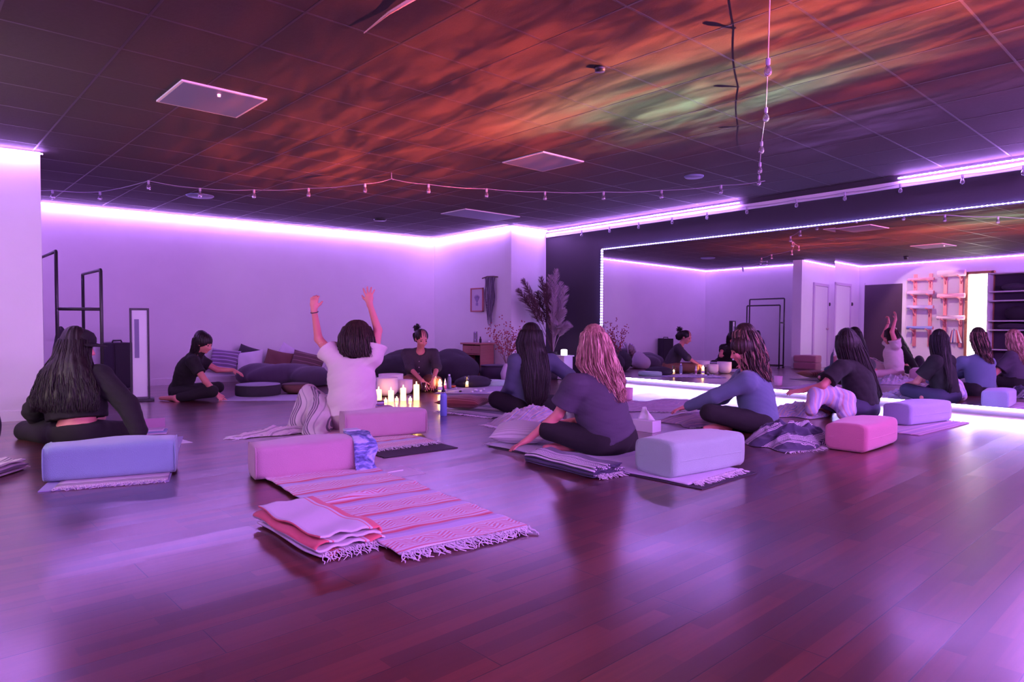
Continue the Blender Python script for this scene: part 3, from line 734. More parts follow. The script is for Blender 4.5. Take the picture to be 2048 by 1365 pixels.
# woman with long black hair and slate top in the middle
sp = dict(pelvis=w(1056, 808, 7.20), chest=w(1062, 750, 7.17), neck=w(1066, 710, 7.16), head=w(1062, 682, 7.16), face=nz(FW * .8 - RT * .5 - UP * .1),
    shL=w(1032, 724, 7.06), shR=w(1102, 724, 7.26), elL=w(1022, 772, 7.12), wrL=w(1008, 790, 7.34), elR=w(1138, 752, 7.18), wrR=w(1172, 778, 7.02), hdR=RT, hnR=UP, thR=-1, thL=1, hnL=UP,
    hipL=w(1036, 812, 7.14), hipR=w(1080, 812, 7.24), knL=w(994, 800, 7.22), knR=w(1118, 806, 7.45), anL=w(1060, 806, 7.50), anR=w(1026, 806, 7.45), toeL=w(1085, 805, 7.55), toeR=w(1000, 806, 7.45),
    top=M_GREYSL, pants=M_BLACKC, sleeve=1.9, loose=.04, ease=.028, slease=.028, hem=-.02, waist=.10, hairm=M_HBLACK, build=1.05, pants_ease=.03)
r5, R5 = put('seated_person', 'person with very long straight black hair and slate long-sleeved top, back turned', sp)
hair(r5, sp['head'], R5, [hsec(1062, 651, 7.16, 4, .03), hsec(1062, 662, 7.15, 20, .10), hsec(1060, 685, 7.13, 26, .11), hsec(1066, 715, 7.06, 28, .09), hsec(1072, 755, 7.00, 27, .06), hsec(1073, 795, 6.98, 22, .045), hsec(1070, 812, 6.98, 12, .03)], M_HBLACK, 330, 13, .0055, 1.08, .004, LF=(RT, FW))

# blonde woman in navy t-shirt
sp = dict(pelvis=w(1226, 880, 4.95), chest=w(1198, 808, 4.94), neck=w(1184, 752, 4.92), head=w(1186, 702, 4.92), face=nz(FW * .55 - RT * .75 - UP * .30),
    shL=w(1148, 772, 4.83), shR=w(1228, 764, 5.04), elL=w(1117, 829, 4.88), wrL=w(1056, 880, 4.95), hdL=nz(-RT * .8 - UP * .42 - FW * .05), hnL=nz(UP - RT * .4), thL=1, curlL=.15, sprL=.6, elR=w(1218, 830, 5.26), wrR=w(1150, 842, 5.36), hdR=-RT, hnR=UP, thR=-1,
    hipL=w(1195, 884, 4.86), hipR=w(1246, 882, 5.04), knL=w(1098, 860, 4.92), knR=w(1190, 852, 5.40), anL=w(1180, 872, 5.25), anR=w(1136, 893, 5.02), toeL=w(1215, 874, 5.35), toeR=w(1092, 896, 4.98),
    top=M_NAVY, pants=M_BLACKC, sleeve=.72, loose=.035, ease=.026, slease=.035, hem=.015, waist=.10, hairm=M_HBLOND, build=1.12, fold=.012, neckr=.07, pants_ease=.015)
r6, R6 = put('seated_person', 'person with long wavy blonde hair and navy t-shirt reaching one hand to the floor', sp)
hair(r6, sp['head'], R6, [hsec(1186, 655, 4.93, 6, .03), hsec(1188, 668, 4.93, 24, .10), hsec(1192, 695, 4.92, 31, .11), hsec(1196, 730, 4.92, 38, .10), hsec(1210, 760, 4.90, 34, .07), hsec(1224, 785, 4.88, 22, .05), hsec(1236, 806, 4.86, 9, .03)], M_HLIGHT, 420, 17, .0048, 1.05, .022, LF=(RT, FW), m2=M_HBLOND, jit=.012, wfreq=22)

# woman in the grey blue long sleeve
sp = dict(pelvis=w(1522, 842, 6.02), chest=w(1508, 782, 6.02), neck=w(1494, 742, 6.0), head=w(1485, 700, 5.98), face=nz(-RT * .92 + FW * .10 - UP * .36),
    shL=w(1494, 764, 5.86), shR=w(1486, 756, 6.22), elL=w(1430, 793, 5.98), wrL=w(1374, 814, 6.22), hdL=nz(-RT * .8 - UP * .25 + FW * .2), hnL=UP, thL=1, elR=w(1446, 795, 6.42), wrR=w(1394, 812, 6.55), hdR=-RT, hnR=UP, thR=-1,
    hipL=w(1516, 846, 5.90), hipR=w(1530, 842, 6.16), knL=w(1418, 826, 5.84), knR=w(1450, 828, 6.42), anL=w(1494, 848, 6.20), anR=w(1452, 852, 5.98), toeL=w(1516, 848, 6.30), toeR=w(1412, 857, 5.94),
    top=M_GREYBL, pants=M_BLACKC, sleeve=1.92, loose=.035, ease=.028, slease=.022, hem=.0, waist=.10, hairm=M_HLIGHT, build=1.05, pants_ease=.015)
r7, R7 = put('seated_person', 'person with wavy brown hair and grey blue long-sleeved top reaching forward', sp)
hair(r7, sp['head'], R7, [hsec(1487, 653, 5.99, 5, .03), hsec(1490, 665, 6.0, 22, .09), hsec(1497, 690, 6.0, 27, .10), hsec(1505, 715, 5.98, 27, .09), hsec(1512, 740, 5.96, 24, .07), hsec(1530, 765, 5.92, 12, .04)], M_HBROWN, 330, 19, .005, 1.04, .02, LF=(RT, FW), m2=M_HLIGHT, jit=.012, wfreq=22)

# woman in black t-shirt at the mirror
sp = dict(pelvis=w(1728, 816, 6.95), chest=w(1716, 763, 6.98), neck=w(1704, 722, 6.98), head=w(1694, 693, 6.96), face=nz(-RT * .80 + FW * .40 - UP * .38),
    shL=w(1682, 736, 6.82), shR=w(1734, 732, 7.12), elL=w(1645, 772, 6.74), wrL=w(1604, 782, 6.88), hdL=nz(-RT * .7 + FW * .3 - UP * .1), hnL=nz(UP - FW * .4), thL=1, elR=w(1700, 778, 7.28), wrR=w(1655, 785, 7.26), hdR=-RT, hnR=UP, thR=-1,
    hipL=w(1712, 820, 6.84), hipR=w(1738, 818, 7.08), knL=w(1634, 796, 6.84), knR=w(1668, 798, 7.35), anL=w(1690, 815, 7.18), anR=w(1652, 822, 7.04), toeL=w(1715, 814, 7.25), toeR=w(1620, 826, 6.98),
    top=M_BLACKC, pants=M_DENIM, sleeve=.72, loose=.03, ease=.022, slease=.03, hem=.02, waist=.12, hairm=M_HBLACK, pants_ease=.02)
r8, R8 = put('seated_person', 'person with long straight black hair and black t-shirt beside the mirror, blanket on lap', sp, M_SKIN2)
hair(r8, sp['head'], R8, [hsec(1694, 663, 6.97, 4, .03), hsec(1694, 673, 6.97, 19, .09), hsec(1699, 695, 6.98, 25, .10), hsec(1708, 720, 6.98, 28, .09), hsec(1722, 755, 6.98, 30, .07), hsec(1734, 790, 6.98, 28, .05), hsec(1738, 808, 6.98, 18, .04)], M_HBLACK, 330, 23, .0052, 1.06, .004, LF=(RT, FW))

# ------------------------------------------------------------------ cloth and cushions
def serape(name, stops, period, zig=None, zc=((.75, .25, .32), (.85, .80, .85)), offset=0.0, zfreq=(9, 55), rough=.92):
    """woven bands: UV in metres, V runs along the cloth; stops = constant colour bands of one repeat; zig = (v0, v1) part of the repeat woven in zigzags"""
    if name in MATS: return MATS[name]
    t = NT(name); tc = t.n('ShaderNodeTexCoord'); sp = t.n('ShaderNodeSeparateXYZ'); t.l(tc.outputs['UV'], sp.inputs[0])
    u, v = sp.outputs[0], sp.outputs[1]
    f = t.math('FRACT', t.math('ADD', t.math('DIVIDE', v, period), offset))
    col = t.ramp(f, stops, 'CONSTANT')
    if zig:
        zz = t.math('ABSOLUTE', t.math('SUBTRACT', t.math('FRACT', t.math('MULTIPLY', u, zfreq[0])), .5))
        q = t.math('FRACT', t.math('ADD', t.math('MULTIPLY', v, zfreq[1]), t.math('MULTIPLY', zz, 4.0)))
        zcol = t.mix(t.math('GREATER_THAN', q, .5), zc[0], zc[1])
        ins = t.math('MULTIPLY', t.math('GREATER_THAN', f, zig[0]), t.math('LESS_THAN', f, zig[1]))
        col = t.mix(ins, col, zcol)
    wv = t.math('SINE', t.math('MULTIPLY', v, 1400.0)); nzz = t.noise(t.coord('UV', (260, 260, 1)), 1.0, 2)
    col = t.mix(t.math('MULTIPLY', nzz, .16), col, (.25, .18, .25))
    t.P(Base_Color=col, Roughness=rough); t.b.inputs['Sheen Weight'].default_value = .15
    t.bump(nzz, .5, .003); MATS[name] = t.m; return t.m
W_, LV, PK, RD, NV, GY = (.86, .80, .86), (.50, .44, .66), (.80, .34, .40), (.75, .07, .10), (.05, .045, .10), (.30, .25, .36)
M_SER_PINK = serape('pink_and_white_serape', [(0, W_), (.05, RD), (.075, W_), (.09, RD), (.10, W_), (.14, PK), (.16, W_), (.50, W_), (.52, PK), (.54, W_), (.57, RD), (.58, W_), (.62, (.66, .62, .82)), (.80, LV), (.86, (.62, .34, .48)), (.90, RD), (.96, PK)], .30, (.18, .49), zfreq=(8, 42))
M_SER_NAVY = serape('navy_and_white_serape', [(0, NV), (.30, W_), (.33, NV), (.36, W_), (.39, NV), (.42, NV), (.62, W_), (.65, NV), (.68, W_), (.71, NV)], .34, (.43, .61), ((.07, .06, .13), (.85, .8, .85)), 0, (22, 60))
M_SER_PURP = serape('violet_serape', [(0, (.42, .25, .38)), (.2, (.62, .40, .50)), (.26, (.38, .24, .42)), (.5, (.50, .33, .50)), (.56, (.72, .45, .50)), (.62, (.36, .24, .42)), (.8, (.55, .35, .45)), (.86, (.4, .26, .42))], .26)
M_SER_PASTEL = serape('pastel_serape', [(0, (.55, .48, .68)), (.12, (.78, .50, .50)), (.2, (.70, .64, .78)), (.32, (.46, .42, .70)), (.45, (.80, .74, .82)), (.58, (.72, .42, .50)), (.66, (.60, .54, .72)), (.82, (.80, .60, .58)), (.9, (.52, .46, .70))], .16)
M_SER_GREY = serape('grey_and_cream_serape', [(0, (.72, .58, .62)), (.30, (.16, .11, .17)), (.36, (.72, .58, .62)), (.40, (.16, .11, .17)), (.46, (.62, .48, .54)), (.52, (.16, .11, .17)), (.58, (.75, .62, .66)), (.80, (.45, .34, .42)), (.86, (.74, .6, .64))], .20)
M_FOLD = serape('white_blanket_with_coral_band', [(0, (.80, .74, .80)), (.46, (.84, .16, .18)), (.66, (.80, .74, .80)), (.70, (.84, .24, .26)), (.73, (.80, .74, .80))], .30)
M_FRINGE = mat('cotton_fringe', (.82, .76, .82), .9)
M_MATD = mat('dark_yoga_mat', (.035, .025, .04), .75, .2, 200)
M_MATL = mat('lavender_yoga_mat', (.42, .38, .60), .8, .2, 200)
def plush(name, col): return mat(name, col, .95, .5, 260, sheen=.5, vary=.06)
M_PINK = plush('pink_plush', (.62, .36, .46)); M_BLUEP = plush('periwinkle_plush', (.30, .47, .56)); M_PALE = plush('pale_blue_plush', (.42, .60, .52)); M_MAG = plush('rose_plush', (.70, .22, .36)); M_LAVP = plush('lavender_plush', (.42, .40, .64))

def sheet(name, o, ex, ey, wd, ln, mtl, zf=None, df=None, nu=40, nv=80, th=.006, parent=None, uvo=(0, 0)):
    """cloth: o near corner, ex across, ey along; zf(u, v) height and df(u, v) sideways shift in metres"""
    o = np.array(o, float); ex = nz(ex); ey = nz(ey); U, V = np.meshgrid(np.linspace(0, wd, nu), np.linspace(0, ln, nv), indexing='ij')
    dx, dy = df(U, V) if df else (0 * U, 0 * U); Z = zf(U, V) if zf else 0 * U
    P = o[None, None] + (U + dx)[..., None] * ex + (V + dy)[..., None] * ey; P[..., 2] += Z
    vs = P.reshape(-1, 3); f = []
    for i in range(nu - 1):
        for j in range(nv - 1): a = i * nv + j; f.append((a, a + nv, a + nv + 1, a + 1))
    m = MB(); m.v = [tuple(p) for p in vs]; m.f = f
    ob = m.obj(name, mtl, parent, True, uv=np.stack([U.ravel() + uvo[0], V.ravel() + uvo[1]], 1))
    s = ob.modifiers.new('thickness', 'SOLIDIFY'); s.thickness = th; s.offset = 0
    return ob
def fringe(parent, a, b, out, n=60, L=.07, m=None, z=.006, seed=1, r=.0022, base=None):
    a = np.array(a, float); b = np.array(b, float); out = nz(out); rs = np.random.RandomState(seed); mb = MB(); base = np.zeros(3) if base is None else np.array(base)
    sd = nz(b - a)
    for i in range(n):
        p = a + (b - a) * (i + rs.uniform(.2, .8)) / n; l = L * rs.uniform(.55, 1.25); sway = rs.uniform(-.7, .7); pts = []
        for k in range(6):
            t = k / 5; q = p + out * l * t + sd * (sway * l * t * t * .8 + .006 * math.sin(t * 9 + i)); q[2] = max(z * .3 + r, (p[2] - r) * (1 - t) + r + .004 * abs(math.sin(i * 2.1 + t * 5)))
            pts.append(q - base)
        mb.tube(pts, [r * 1.5, r * 1.3, r, r, r, r * .6], 4)
    o = mb.obj('fringe', m or M_FRINGE, parent, True); o['kind'] = 'stuff'; return o

def bolster(label, a, ang, L, mtl, W=.29, H=.20, group='velvety rectangular bolsters behind the sitters', sag=.012, z=.012, fringe_end=False, seam=True):
    """a = near left bottom corner, ang = direction of the long side"""
    ex = np.array((math.cos(ang), math.sin(ang), 0)); ey = np.array((-ex[1], ex[0], 0)); c = np.array(a[:2].tolist() + [0]) + ex * L / 2 + ey * W / 2
    root = empty('bolster', (c[0], c[1], z), ang, label, 'bolster', group)
    # superelliptic rounded block, grid over a cube pushed to a soft shape
    bm = bmesh.new(); bmesh.ops.create_cube(bm, size=2); bmesh.ops.subdivide_edges(bm, edges=bm.edges[:], cuts=13, use_grid_fill=True)
    rs = np.random.RandomState(int(abs(c[0] * 100)))
    for v in bm.verts:
        x, y, q = v.co; e = 7.0
        def rnd(a_, b_, r0):            # rounds the section
            n_ = (abs(a_) ** e + abs(b_) ** e) ** (1 / e); m_ = max(abs(a_), abs(b_)); return m_ / n_ if n_ > 0 else 1
        k = rnd(y, q, e); y, q = y * k, q * k; k2 = 1 - .035 * abs(x) ** 10
        X = x * L / 2 * (1 - .02 * (y * y + q * q) * abs(x) ** 6); Y = y * W / 2 * k2; Z = (q * k2 + 1) * H / 2
        d = .004 * math.sin(9 * X + 5 * Y + rs.uniform(0, .4)) + .003 * math.sin(17 * Y + 13 * X)
        Z += sag * (1 - x * x * .6) * (1 if q > 0 else 0) * max(0, 1 - y * y) + (d if q > 0 else 0)
        if q < -.95: Z = 0
        v.co = (X, Y + d * .6, Z)
    me = bpy.data.meshes.new('cover'); bm.to_mesh(me); bm.free(); link('cover', me, mtl, root, True)
    m = MB()                            # piped seam round the ends
    if seam == 'mid':
        pts = []
        for k in range(65):
            a_ = 2 * math.pi * k / 64; cx_, cy_ = math.cos(a_), math.sin(a_); n_ = (abs(cx_) ** 9 + abs(cy_) ** 9) ** (1 / 9)
            pts.append((cx_ / n_ * (L / 2 - .004), cy_ / n_ * (W / 2 + .001), H * .46))
        m = MB(); m.tube(pts, .0032, 6, False); m.obj('piping', mtl, root, True)
    elif seam:
        for sgn in (-1, 1):
            pts = []
            for k in range(33):
                a_ = 2 * math.pi * k / 32; cy, cz = math.cos(a_), math.sin(a_); n_ = (abs(cy) ** 7 + abs(cz) ** 7) ** (1 / 7)
                pts.append((sgn * (L / 2 - .012), cy / n_ * (W / 2 - .003), H / 2 + cz / n_ * (H / 2 - .003)))
            m = MB(); m.tube(pts, .0035, 6, False); m.obj('piping', mtl, root, True)
    return root, ex, ey, c
def corner(px, py): p = fl(px, py); return np.array((p[0], p[1], 0))
def ang(a, b): return math.atan2(b[1] - a[1], b[0] - a[0])

# foreground: rose bolster, striped blanket, dark mat
a, b = corner(508, 967), corner(752, 944); g0 = ang(a, b) + .07
rB2, ex, ey, c2 = bolster('pink bolster in front of the empty striped blanket, blue patterned cloth over its right end', a, g0, .70, M_PINK)
rugA, rugB = corner(797, 1118), corner(1062, 1060); rex = nz(rugB - rugA); rey = nz(np.array((-rex[1], rex[0], 0))); WR = np.linalg.norm(rugB - rugA) * .98
rey = nz(corner(528, 962) - rugA); LR = np.linalg.norm(corner(528, 962) - rugA) + .32
def rz(U, V): return .016 + .010 * np.exp(-((V - .9 - .25 * U) / .035) ** 2) * np.exp(-((U - .25) / .16) ** 2) * 2.4 + .004 * np.sin(V * 21 + U * 6) ** 2 + .003 * np.sin(U * 14 + V * 5) ** 2 + .012 * np.exp(-((V - .55 + .2 * U) / .03) ** 2) * np.clip((U - .45) * 3, 0, 1) + .010 * np.exp(-((V - 1.12 + .1 * U) / .03) ** 2) * np.clip((U - .35) * 3, 0, 1)
def rd(U, V): return (.006 * np.sin(V * 13) * (U > WR * .5) + .004 * np.sin(V * 9 + 1) * (U < WR * .5), .010 * np.sin(U * 9) * (V < .1))
rug = empty('striped_blanket', (*((rugA + rugB) / 2)[:2], 0), 0, 'pink and white striped woven blanket with white fringe spread flat in the foreground', 'blanket')
rb = np.array(rug.location)
sheet('woven_cloth', rugA - rb, rex, rey, WR, LR, M_SER_PINK, rz, rd, 70, 200, .005, rug)
fringe(rug, rugA + (0, 0, .018), rugA + rex * WR + (0, 0, .018), -rey, 85, .075, seed=3, base=rb, r=.0028)
def matt(label, o, ex, ey, wd, ln, m, th=.006, group='dark yoga mats under the blankets'):
    o = np.array(o, float); bs = np.array((o[0], o[1], 0)); mb = MB(); ex, ey = nz(ex), nz(ey); cs = [o, o + ex * wd, o + ex * wd + ey * ln, o + ey * ln]
    mb.poly([(c[0] - bs[0], c[1] - bs[1]) for c in cs], 0.0005, th); ob = mb.obj('yoga_mat', m); ob.location = tuple(bs); return tag(ob, label, 'yoga mat', group)
matt('dark yoga mat under the flat pink and white striped blanket', rugA + rey * .03 + rex * .03, rex, rey, .64, 1.74, M_MATD)
# the draped towel on the right end of that bolster
def drape():
    root = empty('hand_towel', (c2 + ex * .30)[:3], g0, 'blue and white marbled towel hanging over the right end of the pink bolster', 'towel')
    t = NT('marbled_towel'); n_ = t.noise(t.coord('UV', (9, 9, 1)), 1.0, 5, .6, 1.6); t.P(Base_Color=t.ramp(n_, [(.38, (.06, .07, .22)), (.48, (.22, .28, .62)), (.56, (.60, .62, .80)), (.68, (.30, .36, .66))]), Roughness=.9)
    W, L2 = .29, .14; H = .20 + .022; path = [(.10, H + .003), (.04, H + .004), (-.05, H + .005), (-.11, H + .002), (-.150, H - .025), (-.158, H - .08), (-.160, .10), (-.175, .05), (-.20, .014)]
    vs = []; uv = []; nu = 12; pth = []
    for (y0, z0), (y1, z1) in zip(path[:-1], path[1:]):
        for k in range(4): pth.append((y0 + (y1 - y0) * k / 4, z0 + (z1 - z0) * k / 4))
    pth.append(path[-1]); s = 0; last = pth[0]
    for j, (y, z) in enumerate(pth):
        s += math.hypot(y - last[0], z - last[1]); last = (y, z)
        for i in range(nu):
            x = -.05 + L2 * i / (nu - 1) * (1 + .10 * math.sin(j * .4)); vs.append((x, y - .004 * math.sin(i * 1.4 + j * .3) - .004, z + .002 * math.sin(i * 2))); uv.append((i / nu * .14, s))
    f = [(j * nu + i, j * nu + i + 1, (j + 1) * nu + i + 1, (j + 1) * nu + i) for j in range(len(pth) - 1) for i in range(nu - 1)]
    m = MB(); m.v = vs; m.f = f; o = m.obj('towel_cloth', t.m, root, True, uv=np.array(uv)); q = o.modifiers.new('thickness', 'SOLIDIFY'); q.thickness = .006; q.offset = 0
    m = MB(); m.box((.02, .135, .228), (.10, .09, .012)); m.box((.02, .150, .16), (.10, .012, .13)); m.obj('folded_end', mat('pale_towel', (.66, .66, .80), .9), root, bevel=.004)
drape()
def flat_card(name, label, pts, m, th=.0015, cat='paper', z=.001, group=None):
    pts = [np.array(p) for p in pts]; b0 = pts[0]; mb = MB(); mb.poly([(p[0] - b0[0], p[1] - b0[1]) for p in pts], 0, th); o = mb.obj(name, m); o.location = (b0[0], b0[1], z); return tag(o, label, cat, group)
M_PAPER = mat('paper', (.80, .74, .82), .7)
flat_card('paper_sheet', 'white sheet of paper on the floor right of the foreground pink bolster', [fl(752, 945), fl(790, 957), fl(852, 948), fl(806, 933)], M_PAPER)
m = MB(); q0, q1 = fl(768, 949), fl(806, 943); m.tube([np.array((0, 0, .004)), np.array((q1[0] - q0[0], q1[1] - q0[1], .004))], .004, 8); o = m.obj('pen', mat('white_pen', (.85, .8, .85), .4), None, True); o.location = (q0[0], q0[1], .003); tag(o, 'white pen lying on the paper beside the striped blanket', 'pen')

# folded blanket next to it: layers wound over each other
def folded(label, A, B, Wd, H, m, group=None, layers=3, frm=None, seed=1, name='folded_blanket', uvo=0.0, fr=True, z0=.0):
    """A to B = near long side, Wd the depth away from the camera side, H height; the section is one long cloth folded back and forth"""
    A = np.array((A[0], A[1], 0.)); B = np.array((B[0], B[1], 0.)); ex = nz(B - A); ey = np.array((-ex[1], ex[0], 0)); L = np.linalg.norm(B - A)
    root = empty(name, (*((A + B) / 2)[:2], z0), 0, label, 'blanket', group); base = np.array(((A + B) / 2)[:2].tolist() + [0])
    sec = []; n = layers * 2; hh = H / n
    for k in range(n):
        z = hh * (k + .5); ys = np.linspace(hh * .5, Wd - .01 * k, 12); ys = ys if k % 2 == 0 else ys[::-1]
        for y in ys: sec.append((y, z))
        if k < n - 1:
            yc = Wd - .01 * k if k % 2 == 0 else hh * .5; sg = 1 if k % 2 == 0 else -1
            for a_ in (-.9, -.45, 0, .45, .9): sec.append((yc + sg * math.cos(a_) * hh * .62, z + hh / 2 + math.sin(a_) * hh * .5))
    nv = 40; vs = []; uv = []; s = 0; last = sec[0]; rs = np.random.RandomState(seed); ph = rs.uniform(0, 6, 8)
    for i, (y, z) in enumerate(sec):
        s += math.hypot(y - last[0], z - last[1]); last = (y, z)
        for j in range(nv):
            t = j / (nv - 1); x = L * t + .008 * math.sin(i * .7 + ph[0]) * (1 if t > .9 or t < .1 else 0); e = max(0, (t - .82) / .18) + max(0, (.12 - t) / .12) * .4
            zz = z * (1 + .05 * math.sin(5 * t * 3 + y * 9 + ph[1])) + .004 * math.sin(x * 17 + y * 13 + ph[2]) * (z / H) + e * .006 * math.sin(y * 60 + z * 90)
            p = A + ex * x + ey * (y + .006 * math.sin(x * 11 + z * 30 + ph[3])) - base; vs.append((p[0], p[1], max(zz, .003))); uv.append((x, s + uvo))
    f = [(i * nv + j, i * nv + j + 1, (i + 1) * nv + j + 1, (i + 1) * nv + j) for i in range(len(sec) - 1) for j in range(nv - 1)]
    mb = MB(); mb.v = vs; mb.f = f; o = mb.obj('woven_cloth', m, root, True, uv=np.array(uv)); q = o.modifiers.new('thickness', 'SOLIDIFY'); q.thickness = min(.007, hh * .8); q.offset = 0
    if fr: fringe(root, B + ey * .02 + (0, 0, H * .25), B + ey * (Wd * .9) + (0, 0, H * .25), ex, 34, .055, frm, seed=seed, base=base)
    return root, ex, ey
A_, B_ = corner(508, 1052), corner(632, 1124)
folded('folded white blanket with coral stripe lying beside the foreground striped blanket', A_, B_, .30, .10, M_FOLD, layers=2, seed=5, uvo=.10)

# second row
a, b = corner(688, 884), corner(851, 873); g = ang(a, b)
r_, ex3, ey3, c3 = bolster('pink bolster directly behind the person with raised arms', a, g, .70, M_PINK, z=.02)
mo = corner(768, 917); m2_ = corner(902, 899); e1 = nz(m2_ - mo)
matt('dark yoga mat under the person with raised arms', mo, e1, np.array((-e1[1], e1[0], 0)), .62, 1.75, M_MATD)
bl = empty('striped_blanket', (c3[0], c3[1], 0), 0, 'fringed striped blanket under the pink bolster of the person with raised arms', 'blanket'); bb = np.array(bl.location)
oo = corner(740, 905); e1b = nz(corner(866, 888) - oo); sheet('woven_cloth', oo - bb + (0, 0, .012), e1b, np.array((-e1b[1], e1b[0], 0)), .60, 1.25, M_SER_PINK, lambda U, V: .004 * np.sin(U * 25 + V * 9) ** 2, None, 30, 60, .005, bl)
fringe(bl, oo + (0, 0, .014), oo + e1b * .60 + (0, 0, .014), np.array((e1b[1], -e1b[0], 0)), 60, .06, seed=7, base=bb)

a, b = corner(80, 972), corner(358, 950); g = ang(a, b)
bolster('periwinkle blue bolster at the left behind the person in the cap', a, g, .72, M_BLUEP, H=.205, z=.014)
e1 = nz(b - a); e2 = np.array((-e1[1], e1[0], 0)); mo = corner(84, 985)
matt('pale lavender yoga mat under the periwinkle bolster at the left', mo - e1 * .02, e1, e2, .66, 1.75, M_MATL, group='lavender yoga mats')
bl = empty('fringed_blanket', (mo[0], mo[1], 0), 0, 'white fringed blanket edge sticking out under the periwinkle bolster', 'blanket'); bb = np.array(bl.location)
sheet('woven_cloth', mo + e1 * .05 + e2 * .01 - bb + (0, 0, .009), e1, e2, .58, 1.2, M_SER_GREY, lambda U, V: .002 * np.sin(U * 30) ** 2, None, 20, 30, .004, bl)
fringe(bl, mo + e1 * .05 + e2 * .02 + (0, 0, .012), mo + e1 * .62 + e2 * .02 + (0, 0, .012), -e2, 55, .05, seed=9, base=bb)
flat_card('paper_sheet', 'white paper sheet on the floor right of the person in the cap', [fl(300, 880), fl(330, 891), fl(386, 886), fl(352, 876)], M_PAPER)
def booklet():
    root = empty('card_box', fl(303, 868), g0 - .1, 'small pile of pastel booklets with an open box lid beside the person in the cap', 'box')
    for k, (dx, w0, mm) in enumerate(((0, .24, M_PAPER), (.01, .22, mat('teal_print', (.35, .45, .66), .6)), (-.01, .21, M_PAPER))):
        m = MB(); m.box((dx, 0, .008 + k * .014), (w0, .15, .012)); m.obj('booklet', mm, root)
    m = MB(); m.box((.0, .09, .08), (.20, .012, .085), np.array([[1, 0, 0], [0, .95, -.3], [0, .3, .95]])); m.obj('lid', mat('pink_print', (.62, .38, .52), .6), root)
booklet()

# right of the centre
a, b = corner(1345, 965), corner(1497, 936); g = ang(a, b)
bolster('pale blue bolster behind the blonde person in the navy t-shirt', a, g, .70, M_PALE, W=.33, H=.215, z=.016, seam='mid')
e1 = nz(corner(1518, 946) - corner(1408, 980)); e2 = np.array((-e1[1], e1[0], 0)); mo = corner(1404, 981)
matt('dark yoga mat under the blonde person and the pale blue bolster', mo, e1, e2, .64, 1.85, M_MATD)
bl = empty('fringed_blanket', (mo[0], mo[1], 0), 0, 'pale lavender fringed blanket under the blonde person', 'blanket'); bb = np.array(bl.location)
M_LAVB = serape('plain_lavender_weave', [(0, (.66, .58, .76)), (.5, (.58, .50, .72)), (.55, (.66, .58, .76))], .5)
sheet('woven_cloth', mo + e1 * .02 + e2 * .10 - bb + (0, 0, .010), e1, e2, .60, 1.80, M_LAVB, lambda U, V: .003 * np.sin(U * 18 + V * 7) ** 2, None, 24, 60, .005, bl)
fringe(bl, mo + e1 * .06 + e2 * .10 + (0, 0, .014), mo + e1 * .62 + e2 * .10 + (0, 0, .014), -e2, 70, .06, seed=11, base=bb, r=.0028)
fringe(bl, mo + e1 * .02 + e2 * 1.90 + (0, 0, .014), mo + e1 * .62 + e2 * 1.90 + (0, 0, .014), e2, 50, .05, seed=12, base=bb)
A_, B_ = corner(1050, 924), corner(1188, 960)
folded('folded navy blanket with white woven bands in front of the blonde person', A_, B_, .27, .075, M_SER_NAVY, layers=3, seed=8, uvo=.03)
a, b = corner(1735, 909), corner(1806, 886)
bolster('bright pink bolster in front of the mirror, right of the crumpled blue blanket', corner(1733, 909), ang(a, b) * .4, .66, M_MAG, W=.31, H=.20, z=.004, seam='mid')
a, b = corner(1826, 855), corner(1944, 840)
bolster('lavender bolster right behind the person beside the mirror', corner(1820, 855), ang(a, b), .70, M_LAVP, W=.27, H=.19, z=.012, seam='mid')
bl = empty('fringed_blanket', (*fl(1860, 850)[:2], 0), 0, 'fringed striped blanket under the lavender bolster by the mirror', 'blanket'); bb = np.array(bl.location)
o_ = corner(1880, 862); e1 = nz(corner(1945, 846) - o_); e2 = np.array((-e1[1], e1[0], 0))
sheet('woven_cloth', o_ - e2 * .0 - e1 * .45 - bb + (0, 0, .003), e1, e2, 1.15, .55, M_SER_PURP, None, None, 24, 30, .005, bl)
fringe(bl, o_ + e1 * .70 + (0, 0, .006), o_ + e1 * .70 + e2 * .5 + (0, 0, .006), e1, 40, .06, seed=14, base=bb)

